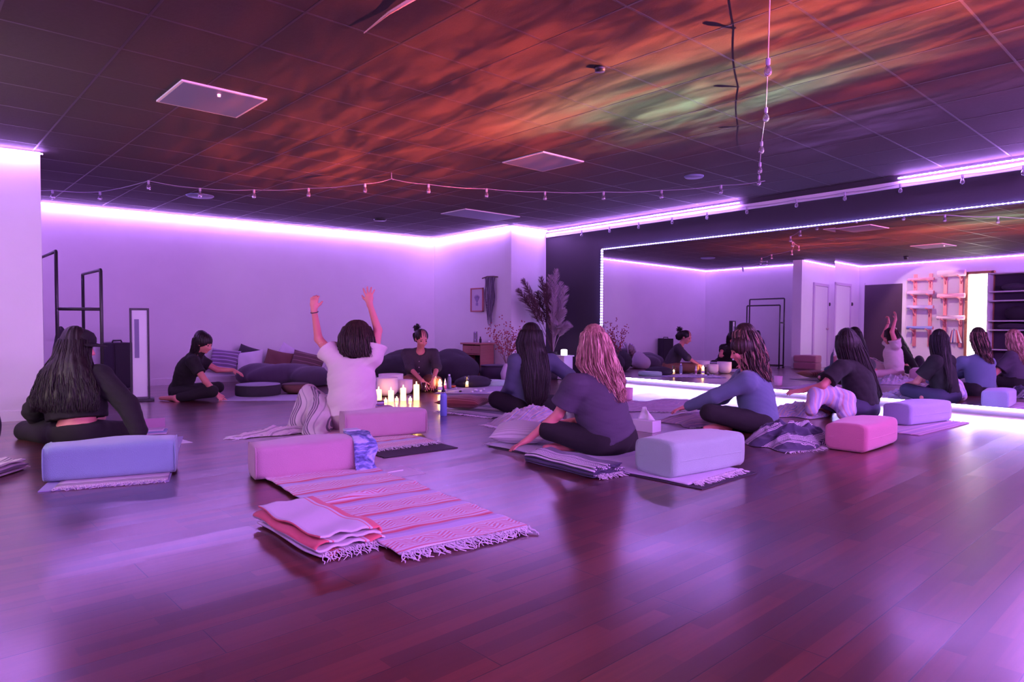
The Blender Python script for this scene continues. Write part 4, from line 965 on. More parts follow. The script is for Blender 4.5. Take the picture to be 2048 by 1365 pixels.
def crumple(label, c, R, H, m, rzn, seed, uvs=1.0, group=None, fr=None, name='crumpled_blanket', amp=.38, n=110, sharp=1.6, base_z=.004, prof=2.2):
    """one cloth thrown down: dome with ridges, edge lying on the floor"""
    c = np.array(c, float); root = empty(name, (c[0], c[1], 0), rzn, label, 'blanket', group)
    U, V = np.meshgrid(np.linspace(-1, 1, n), np.linspace(-1, 1, n), indexing='ij')
    k = np.maximum(np.abs(U), np.abs(V)); rr = np.sqrt(U * U + V * V) + 1e-6; q = k / rr; X0, Y0 = U * (q * .6 + .4), V * (q * .6 + .4)
    th = np.arctan2(V, U); rs = np.random.RandomState(seed); p = rs.uniform(0, 6.28, 20); rad = 1 + .10 * np.sin(3 * th + p[0]) + .08 * np.sin(5 * th + p[1]) + .04 * np.sin(9 * th + p[2])
    X, Y = X0 * R[0] * rad, Y0 * R[1] * rad; r1_ = np.sqrt(X0 ** 2 + Y0 ** 2)
    dome = np.clip(1 - r1_ ** prof, 0, 1); f = 0
    for i in range(7):
        a = rs.uniform(0, math.pi); fq = (5 + 3.0 * i) ; g_ = np.sin((math.cos(a) * X + math.sin(a) * Y) / max(R) * fq + 1.6 * np.sin((X * 3 + Y * 2) / max(R) + p[i]) + p[i + 7]); f = f + (1 - np.abs(g_)) ** sharp / (1 + .45 * i)
    f = f / 2.6
    Z = base_z + H * dome * (1 - amp + amp * f * 1.6) + .012 * f * (k < .98)
    vs = np.stack([X, Y, Z], -1).reshape(-1, 3); fs = [(i * n + j, (i + 1) * n + j, (i + 1) * n + j + 1, i * n + j + 1) for i in range(n - 1) for j in range(n - 1)]
    uu = (U * R[0] * 1.5 + .10 * f + .05 * np.sin(V * 4 + p[3])) * uvs; vv = (V * R[1] * 1.5 + .14 * f + .08 * np.sin(U * 3 + p[4]) + H * dome * .6) * uvs
    mb = MB(); mb.v = [tuple(x) for x in vs]; mb.f = fs; mb.obj('woven_cloth', m, root, True, uv=np.stack([uu.ravel(), vv.ravel()], 1))
    if fr:
        e = [vs[i] for i in range(0, n)] if fr == 'left' else [vs[j * n] for j in range(n)]
        mb = MB(); rs = np.random.RandomState(seed + 1)
        for i in range(4, n - 4):
            p0 = np.array(e[i]); o_ = nz(np.array((p0[0], p0[1], 0))); l = rs.uniform(.03, .08); sdv = rs.uniform(-.5, .5); pr = np.array((-o_[1], o_[0], 0))
            mb.tube([p0 + (0, 0, .003), p0 + o_ * l * .4 + pr * sdv * l * .3 + (0, 0, .003), np.array((*(p0 + o_ * l + pr * sdv * l)[:2], .004))], [.003, .0025, .0012], 4)
        mb.obj('fringe', M_FRINGE, root, True)['kind'] = 'stuff'
    return root
crumple('crumpled navy blanket with white diamond bands beside the pink bolster near the mirror', fl(1583, 886), (.42, .28), .17, M_SER_NAVY, -.25, 31, .9, fr='near')
crumple('crumpled pastel striped blanket left of the blonde person', fl(1062, 846), (.42, .30), .15, M_SER_PASTEL, .2, 37, 1.0, fr='left')
crumple('violet striped blanket bunched in front of the person in the long-sleeved top', fl(1415, 842), (.50, .30), .08, M_SER_PURP, -.3, 41, 1.0, fr='near')
crumple('wide violet fringed blanket spread toward the mirror behind the tissue box', fl(1315, 812), (.72, .42), .035, M_SER_PURP, -.1, 43, 1.0, fr='near')
crumple('pastel blanket bunched on the mat of the person beside the mirror', fl(1598, 826), (.50, .30), .10, M_SER_PASTEL, .1, 47, 1.0)

# blankets over laps
def lap(label, pts, m, amp=.010, seed=1, h=.009, uvf=None, cuts=(), name='lap_blanket', legs=(), freq=(26, 26, 6)):
    P = [np.array(p[0]) for p in pts]; lo = np.min(P, 0) - .35; hi = np.max(P, 0) + .35; lo[2] = max(lo[2], -.02); F = Field(lo, hi, h)
    for i in range(0, len(pts) - 1, 2): F.cone(pts[i][0], pts[i + 1][0], pts[i][1], pts[i + 1][1], .05)
    F.fold(amp, seed, freq); F.cutplane((0, 0, .004), (0, 0, -1))
    if legs:
        G_ = Field(lo, hi, h)
        for q in legs: G_.cone(q[0], q[1], q[2], q[3], .04)
        F.D = np.maximum(F.D, -G_.D)
    for c in cuts: F.cutplane(*c)
    base = np.array(P[0]); base[2] = 0; root = empty(name, base, 0, label, 'blanket'); o = F.mesh('woven_cloth', m, root); o.location = tuple(-base)
    me = o.data; ul = me.uv_layers.new(name='UVMap'); co = np.empty(len(me.vertices) * 3, np.float32); me.vertices.foreach_get('co', co); co = co.reshape(-1, 3)
    idx = np.empty(len(me.loops), np.int32); me.loops.foreach_get('vertex_index', idx); uv = uvf(co); ul.data.foreach_set('uv', uv[idx].astype(np.float32).ravel())
    return root, base
r, b0 = lap('grey striped fringed blanket draped over the raised knee of the person with raised arms',
    [(w(616, 790, 6.33), .075), (w(600, 850, 6.16), .10), (w(620, 792, 6.30), .08), (w(668, 836, 6.10), .10), (w(640, 815, 6.15), .09), (w(622, 868, 5.80), .07), (w(655, 840, 6.0), .07), (w(640, 872, 5.75), .05)],
    M_SER_GREY, .014, 51, legs=((w(680, 842, 6.10), w(618, 784, 6.36), .100, .066), (w(618, 784, 6.36), w(600, 851, 6.24), .066, .05), (w(706, 838, 6.05), w(703, 757, 6.08), .20, .18)), uvf=lambda c: np.stack([c[:, 2] * 1.0, (c @ RT) * 1.0 + .25 * (c[:, 2]) + .03 * np.sin(c[:, 2] * 20)], 1))
fringe(r, fl(478, 880) + (0, 0, .01), fl(560, 868) + (0, 0, .012), -FW - RT * .4, 26, .07, seed=3, base=b0, r=.003)
crumple('twisted tail of the grey fringed blanket on the floor left of the raised knee', fl(556, 868), (.34, .11), .055, M_SER_GREY, -.1, 53, 1.5, fr='left', name='blanket_tail')
lap('pastel patterned blanket over the lap of the person beside the mirror',
    [(w(1634, 788, 6.80), .085), (w(1622, 822, 6.70), .05), (w(1650, 785, 6.82), .09), (w(1692, 800, 6.78), .085), (w(1690, 800, 6.74), .075), (w(1688, 828, 6.66), .06), (w(1640, 790, 6.80), .06), (w(1700, 822, 6.70), .055)],
    M_SER_PASTEL, .013, 57, legs=((w(1712, 820, 6.84), w(1634, 796, 6.84), .11, .08), (w(1634, 796, 6.84), w(1690, 815, 7.18), .08, .07)), uvf=lambda c: np.stack([c[:, 2], (c @ RT) * .9 + .3 * c[:, 2] + .04 * np.sin(c[:, 2] * 16)], 1))

# cushions
def pillow(label, c, size, th, m, R, group=None, name='pillow', parent=None, cat='pillow', z=None, piping=None, n=26):
    root = empty(name, c, 0, label, cat, group); U, V = np.meshgrid(np.linspace(-1, 1, n), np.linspace(-1, 1, n), indexing='ij')
    prof = ((1 - np.abs(U) ** 2.4) * (1 - np.abs(V) ** 2.4)) ** .5; pin = 1 - .07 * (1 - np.abs(V) ** 2) * np.abs(U) ** 2; pin2 = 1 - .07 * (1 - np.abs(U) ** 2) * np.abs(V) ** 2
    X, Y = U * size[0] / 2 * pin, V * size[1] / 2 * pin2; fs = []; vs = []
    for sg in (1, -1):
        Z = sg * th / 2 * prof * (1 + .06 * np.sin(U * 6 + V * 4)); o = len(vs)
        P = np.stack([X, Y, Z], -1).reshape(-1, 3) @ np.array(R).T; vs += [tuple(p) for p in P]
        for i in range(n - 1):
            for j in range(n - 1):
                a = o + i * n + j; q = (a, a + n, a + n + 1, a + 1); fs.append(q if sg > 0 else q[::-1])
    mb = MB(); mb.v = vs; mb.f = fs; uv = np.tile(np.stack([(U * size[0] / 2).ravel(), (V * size[1] / 2).ravel()], 1), (2, 1)); mb.obj('pillow_cover', m, root, True, uv=uv)
    if piping:
        t = np.linspace(0, 1, 20); e = [(-1 + 2 * q, -1) for q in t] + [(1, -1 + 2 * q) for q in t[1:]] + [(1 - 2 * q, 1) for q in t[1:]] + [(-1, 1 - 2 * q) for q in t[1:]]
        pts = [np.array(R) @ np.array((u * size[0] / 2 * (1 - .07 * (1 - v * v) * u * u), v * size[1] / 2 * (1 - .07 * (1 - u * u) * v * v), 0)) for u, v in e]; mb = MB(); mb.tube(pts, .004, 5); mb.obj('piping', piping, root, True)
    return root
def basis(right, up2, nrm_=None):
    a = nz(right); b_ = nz(np.array(up2) - a * np.dot(a, up2)); return np.stack([a, b_, np.cross(a, b_)], 1)
def stripe_mat(name, c1, c2, per, duty=.15):
    return serape(name, [(0, c1), (1 - duty, c2)], per)
M_WPIL = stripe_mat('white_ticking', (.78, .72, .78), (.55, .48, .55), .025, .2)
q = fl(1042, 888); pillow('white finely striped pillow under the reaching arm of the blonde person', (q[0], q[1], .095), (.44, .38), .15, M_WPIL, basis(RT - FW * .2, FW + UP * .12))
M_MAROON = stripe_mat('maroon_kantha', (.20, .035, .020), (.62, .26, .20), .045, .12)
q = fl(936, 826); pillow('maroon floor cushion with pale stitched lines on a fringed mat, centre', (q[0] + .1, q[1] + .2, .095), (.50, .42), .14, M_MAROON, basis(RT * .9 - FW * .3, FW * .95 + RT * .3), piping=M_MAROON)
bl = empty('fringed_blanket', (*fl(925, 832)[:2], 0), 0, 'dark fringed mat beneath the maroon cushion', 'blanket'); bb = np.array(bl.location); o_ = corner(872, 824); o2 = corner(985, 838); e1 = nz(o2 - o_); e2 = np.array((-e1[1], e1[0], 0)); Lx = np.linalg.norm(o2 - o_)
sheet('woven_cloth', o_ - bb + (0, 0, .004), e1, e2, Lx, .8, M_SER_NAVY, None, None, 24, 30, .005, bl); fringe(bl, o_ + (0, 0, .008), o2 + (0, 0, .008), -e2, 60, .045, seed=21, base=bb)

# tissue box
q = fl(1305, 867); tr = empty('tissue_box', (q[0], q[1], 0), 0, 'white tissue box with one tissue standing up, between the two right mats', 'tissue box')
e1 = nz(corner(1331, 862) - corner(1305, 867)); e2 = nz(corner(1272, 862) - corner(1305, 867)); m = MB(); R_ = np.stack([e1, np.cross(UP, e1), UP], 1)
dd = .13; ww = .22; cc = R_[:, 0] * dd / 2 + R_[:, 1] * ww / 2; m.box((cc[0], cc[1], .05), (dd, ww, .10), R_); m.obj('box', mat('white_card', (.80, .74, .84), .6), tr, bevel=.003)
m = MB(); n = 9; vs = []
for j in range(7):
    t = j / 6
    for i in range(n):
        s_ = (i / (n - 1) - .5) * 2; wid = .075 * (1 - t * .75 * abs(1.0)) + .01; p = cc + R_[:, 1] * (s_ * wid + .02 * t) + R_[:, 0] * (.012 * math.sin(s_ * 5 + t * 3)) + UP * (.098 + .115 * t * (1 - .18 * s_ * s_)); vs.append(p)
m.add(vs, [(j * n + i, j * n + i + 1, (j + 1) * n + i + 1, (j + 1) * n + i) for j in range(6) for i in range(n - 1)]); o = m.obj('tissue', mat('tissue', (.88, .84, .9), .9), tr, True); s_ = o.modifiers.new('thickness', 'SOLIDIFY'); s_.thickness = .004

# ------------------------------------------------------------------ the altar: candles, bowls, bottles
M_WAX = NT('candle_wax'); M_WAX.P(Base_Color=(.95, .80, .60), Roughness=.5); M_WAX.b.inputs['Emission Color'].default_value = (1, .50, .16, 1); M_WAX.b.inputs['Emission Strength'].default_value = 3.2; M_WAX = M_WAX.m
M_FLAME = emat('candle_flame', (1.0, .62, .22), 55.0)
M_QUARTZ = mat('frosted_quartz', (.86, .74, .78), .55); MATS['frosted_quartz'].node_tree.nodes['Principled BSDF'].inputs['Subsurface Weight'].default_value = .35; MATS['frosted_quartz'].node_tree.nodes['Principled BSDF'].inputs['Subsurface Radius'].default_value = (.08, .05, .05)
def candle(label, px, py, r, h, seed=0, group='white pillar candles in a row on the floor', flame=True, nm='pillar_candle'):
    q = fl(px, py); root = empty(nm, (q[0], q[1], 0), 0, label, 'candle', group); m = MB()
    m.lathe((0, 0, 0), [(r * .96, 0), (r, .004), (r, h * .5), (r * .99, h - .012), (r * .94, h - .002), (r * .78, h), (r * .6, h - .012), (.002, h - .016)], 24); m.obj('wax', M_WAX, root, True)
    m = MB(); m.tube([(0, 0, h - .016), (.001, 0, h - .002), (.002, 0, h + .004)], .0012, 5); m.obj('wick', M_BLACK, root)
    m = MB(); m.lathe((0, 0, h + .001), [(.001, 0), (.0055, .006), (.0065, .013), (.004, .024), (.0006, .036)], 10); m.obj('flame', M_FLAME, root, True)
    l = bpy.data.lights.new('candle_light', 'POINT'); l.energy = 1.3; l.color = (1.0, .46, .14); l.shadow_soft_size = .02; lo = bpy.data.objects.new('candle_light', l); COL.objects.link(lo); lo.parent = root; lo.location = (0, 0, h + .045)
    return root
candle('shortest white pillar candle, partly behind the tall glass jar', 757.5, 800, .036, .125)
candle('white pillar candle between the glass jar and the middle candle', 782, 804, .034, .135)
candle('middle white pillar candle standing before the right bowl', 806.5, 802.5, .034, .160)
candle('tallest white pillar candle at the right end of the row', 833, 801, .036, .195)
def tealight(label, px, py, h=.035):
    q = fl(px, py); root = empty('votive_candle', (q[0], q[1], 0), 0, label, 'candle', 'small votive candles'); m = MB()
    m.lathe((0, 0, 0), [(.019, 0), (.021, .003), (.021, h), (.018, h), (.017, h - .008), (.002, h - .008)], 18); m.obj('wax', M_WAX, root, True)
    m = MB(); m.lathe((0, 0, h - .008), [(.001, 0), (.006, .006), (.007, .013), (.004, .022), (.0006, .032)], 10); m.obj('flame', M_FLAME, root, True)
tealight('tiny votive candle between the second and middle pillar candles', 793.5, 803); tealight('tiny votive candle between the middle and tallest pillar candles', 820.5, 803); tealight('tiny votive candle just right of the glass jar', 771.5, 806)
def bowl(label, px, py, r, h, rt=None):
    q = fl(px, py); root = empty('singing_bowl', (q[0], q[1] + r * .3, 0), 0, label, 'singing bowl', 'frosted crystal singing bowls'); m = MB(); b = r * .42
    pr = [(.01, 0)] + [(b + (r - b) * math.sin(a), (h * .42) * (1 - math.cos(a))) for a in np.linspace(0, math.pi / 2, 10)] + [(r, h), (r - .008, h), (r - .012, h * .5)] + [((b + (r - b) * math.sin(a)) * .93, .012 + (h * .42) * (1 - math.cos(a))) for a in np.linspace(math.pi / 2, 0, 8)] + [(.002, .014)]
    m.lathe((0, 0, .004), pr, 40); m.obj('bowl_body', M_QUARTZ, root, True)
    m = MB(); m.lathe((0, 0, 0), [(b * .9, 0), (b, .004), (b * .9, .008), (b * .4, .008)], 24); m.obj('base_ring', mat('rubber_ring', (.12, .08, .1), .7), root, True); return root
bowl('front frosted white crystal singing bowl, just behind the candles', 778, 793, .142, .235)
bowl('largest frosted singing bowl, standing at the back of the three', 786, 786, .168, .250)
bowl('small frosted singing bowl at the right of the three', 812, 789, .105, .190)

def thin_glass():
    t = NT('clear_glass'); t.t.nodes.remove(t.b); a = t.n('ShaderNodeBsdfTransparent'); a.inputs[0].default_value = (.86, .84, .90, 1); g = t.n('ShaderNodeBsdfGlossy'); g.inputs['Roughness'].default_value = .04
    lw = t.n('ShaderNodeLayerWeight'); lw.inputs[0].default_value = .35; mx = t.n('ShaderNodeMixShader'); t.t.links.new(lw.outputs['Facing'], mx.inputs[0]); t.t.links.new(a.outputs[0], mx.inputs[1]); t.t.links.new(g.outputs[0], mx.inputs[2]); t.t.links.new(mx.outputs[0], t.out.inputs[0]); return t.m
M_GLASS = thin_glass(); MATS['clear_glass'] = M_GLASS
def vessel(name, label, cat, px, py, prof, m, parts=(), group=None, n=24, z=0.0):
    q = fl(px, py); root = empty(name, (q[0], q[1], z), 0, label, cat, group); mb = MB(); mb.lathe((0, 0, 0), prof, n); mb.obj('vessel_body', m, root, True)
    for nm, pf, mm in parts: mb = MB(); mb.lathe((0, 0, 0), pf, n); mb.obj(nm, mm, root, True)
    return root
t = NT('layered_print'); s_ = t.n('ShaderNodeSeparateXYZ'); t.l(t.coord(), s_.inputs[0]); t.P(Base_Color=t.ramp(t.math('FRACT', t.math('MULTIPLY', s_.outputs[2], 16.0)), [(0, (.10, .06, .20)), (.3, (.50, .45, .70)), (.4, (.16, .10, .30)), (.62, (.60, .20, .15)), (.72, (.35, .35, .65)), (.86, (.75, .60, .70))], 'CONSTANT'), Roughness=.15)
vessel('glass_jar', 'tall banded glass jar at the left end of the candle row', 'jar', 759.5, 842, [(.040, 0), (.044, .004), (.044, .19), (.040, .192), (.039, .185), (.003, .184)], t.m, [('rim', [(.044, .188), (.046, .19), (.046, .196), (.041, .196), (.041, .19)], M_GLASS)])
vessel('water_bottle', 'blue metal water bottle with black loop cap standing on the bare floor, centre', 'bottle', 887, 832, [(.033, 0), (.036, .004), (.036, .20), (.033, .22), (.022, .235), (.020, .238)], mat('blue_enamel', (.22, .30, .72), .35),
       [('neck_band', [(.021, .234), (.023, .236), (.023, .244), (.021, .246)], mat('silver', (.7, .65, .7), .25, metal=1)), ('cap', [(.020, .244), (.022, .248), (.020, .262), (.012, .268), (.009, .29), (.004, .296)], M_BLACK)])
al = empty('altar_cloth', (*fl(935, 782)[:2], 0), 0, 'violet patterned altar cloth holding bottles, crystals and candles at the centre', 'cloth'); bb = np.array(al.location)
o_ = corner(868, 788); o2 = corner(1012, 790); e1 = nz(o2 - o_); e2 = np.array((-e1[1], e1[0], 0)); M_ALT = serape('altar_print', [(0, (.28, .22, .48)), (.3, (.62, .52, .74)), (.36, (.20, .16, .40)), (.6, (.42, .30, .56)), (.8, (.66, .55, .75))], .09)
sheet('printed_cloth', o_ - bb + (0, 0, .004), e1, e2, np.linalg.norm(o2 - o_), 1.15, M_ALT, lambda U, V: .002 * np.sin(U * 22 + V * 8) ** 2, None, 30, 30, .004, al)
ZC = .009
def on(px, py, rise=0.0): return px, py
vessel('jar_candle', 'tall lit glass jar candle beside the leader, brightest on the cloth', 'candle', 880, 785, [(.030, 0), (.032, .003), (.032, .12), (.030, .122)], M_GLASS, [('wax', [(.028, .004), (.028, .085), (.002, .085)], M_WAX), ('flame', [(.001, .088), (.018, .10), (.021, .125), (.012, .15), (.001, .175)], M_FLAME), ('label', [(.0325, .02), (.0325, .07)], M_PAPER)], z=ZC)
vessel('glass_candle_holder', 'small round candle in a tall clear glass cylinder on the right of the cloth', 'candle', 934, 777, [(.030, 0), (.030, .17), (.028, .17), (.028, .012), (.002, .012)], M_GLASS, [('wax', [(.024, .014), (.024, .045), (.002, .045)], M_WAX), ('flame', [(.001, .046), (.014, .055), (.017, .07), (.008, .085), (.001, .095)], M_FLAME)], z=ZC)
vessel('votive_candle', 'small lit votive between the hands of the leader', 'candle', 864, 781, [(.026, 0), (.028, .004), (.028, .035), (.025, .035), (.024, .012), (.002, .012)], M_GLASS, [('wax', [(.022, .014), (.022, .028), (.002, .028)], M_WAX), ('flame', [(.001, .03), (.014, .037), (.017, .05), (.008, .062), (.001, .072)], M_FLAME)], group='small votive candles', z=ZC)
vessel('spray_bottle', 'small white dropper bottle with pointed cap next to the jar candle', 'bottle', 890.5, 783, [(.018, 0), (.020, .003), (.020, .10), (.012, .115)], mat('white_plastic', (.85, .75, .8), .4), [('label', [(.0205, .02), (.0205, .075)], mat('magenta_label', (.55, .12, .35), .5)), ('pointed_cap', [(.014, .113), (.014, .13), (.006, .16), (.002, .175)], M_PAPER)], z=ZC)
vessel('plastic_water_bottle', 'clear plastic water bottle standing behind the dropper bottle', 'bottle', 898.5, 779, [(.030, 0), (.033, .006), (.031, .06), (.033, .12), (.030, .15), (.014, .185)], mat('blue_tinted_plastic', (.45, .5, .85), .12, trans=.6), [('cap', [(.015, .184), (.016, .188), (.016, .205), (.013, .207)], mat('pale_cap', (.75, .72, .9), .4))], z=ZC)
vessel('drinking_glass', 'empty clear drinking glass left of the leaning hands', 'glass', 847, 786, [(.030, 0), (.034, .14), (.031, .14), (.028, .01), (.002, .01)], M_GLASS)
vessel('incense_bowl', 'amber bowl on the cloth near the plastic water bottle', 'bowl', 905, 777, [(.03, 0), (.045, .012), (.055, .03), (.05, .03), (.035, .012), (.003, .01)], mat('amber_glaze', (.65, .16, .04), .4), z=ZC)
M_CRY = mat('pale_crystal', (.80, .74, .9), .2)
rs = np.random.RandomState(6)
for i, (px, py, sz, lb) in enumerate(((921, 786, .02, 'dark round stone near the front edge of the altar cloth'), (944, 787, .022, 'pale crystal left of the curved shell on the altar cloth'), (952, 784, .028, 'curved white shell on the altar cloth'), (962, 785, .02, 'small pale crystal right of the white shell'), (968, 782, .018, 'pale crystal at the right end of the altar cloth'), (912, 779, .016, 'small silver ring shaped stone by the amber bowl'))):
    q = fl(px, py); bm = bmesh.new(); bmesh.ops.create_icosphere(bm, subdivisions=2, radius=sz)
    for v in bm.verts: v.co = v.co * (1 + .25 * math.sin(v.co.x * 200 + i) * math.cos(v.co.y * 170 + i)); v.co.z = max(v.co.z * .8, -sz * .5)
    me = bpy.data.meshes.new('crystal'); bm.to_mesh(me); bm.free(); o = link('crystal', me, M_BLACK if i == 0 else M_CRY, None, i in (0, 2)); o.location = (q[0], q[1], ZC + sz * .5); tag(o, lb, 'stone', 'stones and crystals on the altar cloth')
for i, (px, py, wd, dp, mm, lb) in enumerate(((905, 783, .24, .10, M_PAPER, 'white oracle cards fanned on the altar cloth'), (980, 786, .2, .12, M_PAPER, 'pale booklet at the right edge of the altar cloth'))):
    q = fl(px, py); m = MB(); m.box((0, 0, .004), (wd, dp, .006), rotz(.3)); o = m.obj('card_deck', mm); o.location = (q[0], q[1] - .08, ZC); tag(o, lb, 'cards')

# ------------------------------------------------------------------ back of the room: cushions, rack, speaker, cabinet, grasses
M_PLUM = mat('plum_canvas', (.055, .035, .065), .9, .3, 120, sheen=.1); M_CHAR = mat('charcoal_canvas', (.030, .022, .032), .92, .3, 120)
def bean(label, c, parts, m, amp=.012, seed=1, group=None, name='bean_bag', cat='bean bag', h=.016):
    c = np.array((c[0], c[1], 0.)); root = empty(name, c, 0, label, cat, group)
    P = [(np.array(p[0], float), p[1]) for p in parts]; o = lumps('cover', m, P, h, amp, seed, (7, 7, 9), .08, root, cuts=[((0, 0, .003), (0, 0, -1))]); return root
q = fl(560, 774); ex_ = nz(RT * .99 + FW * .14)
bean('long dark floor bean bag lying along the back wall under the patterned pillows', q, [((RT * .0 + UP * .15 + FW * .27), (.60, .24, .18)), ((RT * .42 + UP * .13 + FW * .20), (.32, .25, .16)), ((-RT * .40 + UP * .16 + FW * .22), (.34, .22, .18))], M_PLUM, seed=3, group='bean bags along the back wall')
q = fl(660, 772); bean('small beige bean bag between the dark bean bag and the person with raised arms', q, [((UP * .13 + FW * .2), (.22, .2, .17)), ((UP * .26 + FW * .25), (.12, .12, .12))], mat('beige_canvas', (.45, .36, .44), .9, .2, 90), seed=5)
q = fl(786, 769); bean('large dark bean bag behind the leader on the left', q, [((UP * .20 + FW * .55), (.38, .42, .26)), ((UP * .28 + FW * .7 + RT * .1), (.35, .3, .24))], M_CHAR, seed=6, group='bean bags along the back wall')
q = fl(906, 767); bean('large dark bean bag behind the leader on the right, next to the cabinet', q, [((UP * .19 + FW * .5), (.38, .40, .25)), ((UP * .30 + FW * .65 - RT * .08), (.32, .3, .22))], M_CHAR, seed=7, group='bean bags along the back wall')
def stack(label, px, py, items):
    q = fl(px, py)
    for k, (r, h, m, lb) in enumerate(items): pass
M_STRP = stripe_mat('violet_stripe_cushion', (.16, .10, .20), (.46, .36, .56), .06, .25); M_BRN = mat('brown_suede', (.14, .055, .05), .9, .2, 80); M_BRN2 = stripe_mat('dark_brown_weave', (.10, .04, .045), (.30, .16, .18), .07, .12); M_WHP = mat('white_linen', (.62, .54, .66), .9, .15, 90)
pg = 'throw pillows leaning on the back wall'
for lb, px, py, d, sz, m, tilt in (('violet striped throw pillow at the left of the row on the back wall', 448, 722, 10.72, (.46, .38), M_STRP, .10), ('white throw pillow with a dark back at the wall behind the bean bag', 500, 726, 10.72, (.42, .40), M_WHP, -.14),
                                ('brown suede throw pillow leaning in the middle of the row', 556, 726, 10.72, (.46, .40), M_BRN, .20), ('dark brown woven throw pillow at the right of the row', 614, 727, 10.72, (.52, .36), M_BRN2, .22), ('pale pillow corner showing behind the brown suede pillow', 575, 716, 10.95, (.40, .40), M_WHP, .5),
                                ('black round pillow top behind the white throw pillow', 494, 714, 10.95, (.36, .36), M_CHAR, .3)):
    R = basis(RT * math.cos(tilt) - UP * math.sin(tilt), UP * math.cos(tilt) + RT * math.sin(tilt) + FW * .45)
    pillow(lb, w(px, py, d), sz, .15, m, R, group=pg, name='throw_pillow')
def drum(name, label, cat, px, py, r, h, side, top, prof=None, z=0.0, group=None, dy=0):
    q = fl(px, py) + FW * r; root = empty(name, (q[0], q[1], z), 0, label, cat, group); m = MB()
    m.lathe((0, 0, 0), prof or [(r * .96, 0), (r, .01), (r * 1.01, h * .5), (r, h - .02), (r * .97, h - .004)], 36); m.obj('side', side, root, True)
    m = MB(); m.lathe((0, 0, 0), [(r * .97, h - .006), (r * .96, h + .004), (r * .7, h + .012), (.003, h + .014)], 36); m.obj('top_skin', top, root, True); return root
clo = fl(498, 803); bl = empty('floor_cloth', (clo[0], clo[1], 0), 0, 'pale cloth on the floor under the round black drum', 'cloth'); sheet('plain_cloth', np.array((0, 0, .004)) - RT * .38, RT, FW, 1.30, .75, mat('pale_cloth', (.55, .50, .68), .9), lambda U, V: .002 * np.sin(U * 25) ** 2, None, 30, 20, .004, bl)
drum('floor_drum', 'round black floor drum with pale rim on the pale cloth', 'drum', 500, 796, .285, .14, M_CHAR, mat('drum_skin', (.32, .29, .42), .5), z=.008)
drum('woven_bowl', 'round brown woven bowl between the drum and the dark bean bag', 'bowl', 583, 790, .18, .12, M_BRN, mat('dark_brown', (.08, .035, .04), .7), [(.11, 0), (.15, .02), (.185, .07), (.18, .115)], z=.008)
m = MB(); q = fl(553, 781); m.box((0, 0, .045), (.07, .07, .09), rotz(.3)); o = m.obj('small_box', mat('white_card', (.8, .74, .84), .6), bevel=.003); o.location = (q[0], q[1], .008); tag(o, 'small white box between the drum and the woven bowl', 'box')

# clothes racks: two hoops joined by a rail
def rack():
    root = empty('pipe_clothes_rack', (1.5, 8.7, 0), 0, 'black pipe clothes rack of two tall hoops in the left alcove', 'clothes rack'); r = .017
    for X, y0, y1, H in ((1.70, 8.30, 9.20, 1.52), (1.32, 8.42, 9.38, 1.70)):
        X -= 1.5; y0 -= 8.7; y1 -= 8.7; m = MB(); m.tube([(X, y0, 0.015), (X, y0, H - .01), (X, y0 + .01, H), (X, y1 - .01, H), (X, y1, H - .01), (X, y1, .015)], r, 10); m.obj('hoop', M_BLACK, root, True)
        m = MB(); m.tube([(X, y0, .06), (X, y1, .06)], r, 8); m.obj('foot_bar', M_BLACK, root, True)
        for y in (y0, y1):
            m = MB(); m.lathe((X, y, 0), [(.03, 0), (.03, .02), (.02, .03)], 14); m.obj('floor_flange', M_BLACK, root, True)
    m = MB(); m.tube([(.20, 8.30 - 8.7, 1.10), (-.18, 8.42 - 8.7, 1.10)], r, 8); m.obj('joining_rail', M_BLACK, root, True)
rack()
bag = fl(100, 800); bean('black bag standing under the clothes rack beside the pillar', (1.45, 9.0), [((0, 0, .28), (.14, .20, .28)), ((0, .0, .55), (.09, .14, .18)), ((.0, .05, .78), (.05, .08, .14))], M_CHAR, seed=9, name='black_bag', cat='bag')
for k, (z, col, lb) in enumerate(((.004, (.34, .12, .16), 'lower dark red bolster stored by the alcove wall, seen in the mirror'), (.172, (.42, .16, .20), 'upper dark red bolster stacked by the alcove wall, seen in the mirror'))):
    bolster(lb, np.array((1.27, 8.03, 0)), -math.pi * .5 + .06, .58, plush('stored_bolster_%s' % 'ab'[k], col), W=.26, H=.165, group='stored bolsters', z=z, seam=False)

q = fl(251, 779); sr = empty('loudspeaker', (q[0], q[1], 0), .35, 'black loudspeaker cabinet standing by the back wall', 'loudspeaker'); m = MB(); m.box((0, .18, .34), (.30, .30, .66)); m.obj('cabinet', M_CHAR, sr, bevel=.012)
m = MB(); m.box((0, .028, .34), (.26, .012, .60)); m.obj('grille', mat('speaker_grille', (.02, .016, .02), .7, .5, 400), sr); m = MB(); m.tube([(-.07, .18, .67), (-.06, .18, .70), (.06, .18, .70), (.07, .18, .67)], .012, 8); m.obj('handle', M_BLACK, sr, True)
q = fl(281, 802); er = empty('tower_heater', (q[0], q[1], 0), -.25, 'tall narrow pale panel with black frame standing right of the loudspeaker', 'heater')
dH = (q[:3] - _C) @ _F; HH = (797 - 614) * dH / FPX; wH = .19
m = MB(); m.box((0, .0, HH / 2 + .02), (wH - .03, .05, HH - .06)); m.obj('front_panel', mat('pale_panel', (.92, .90, .95), .35), er, bevel=.004)
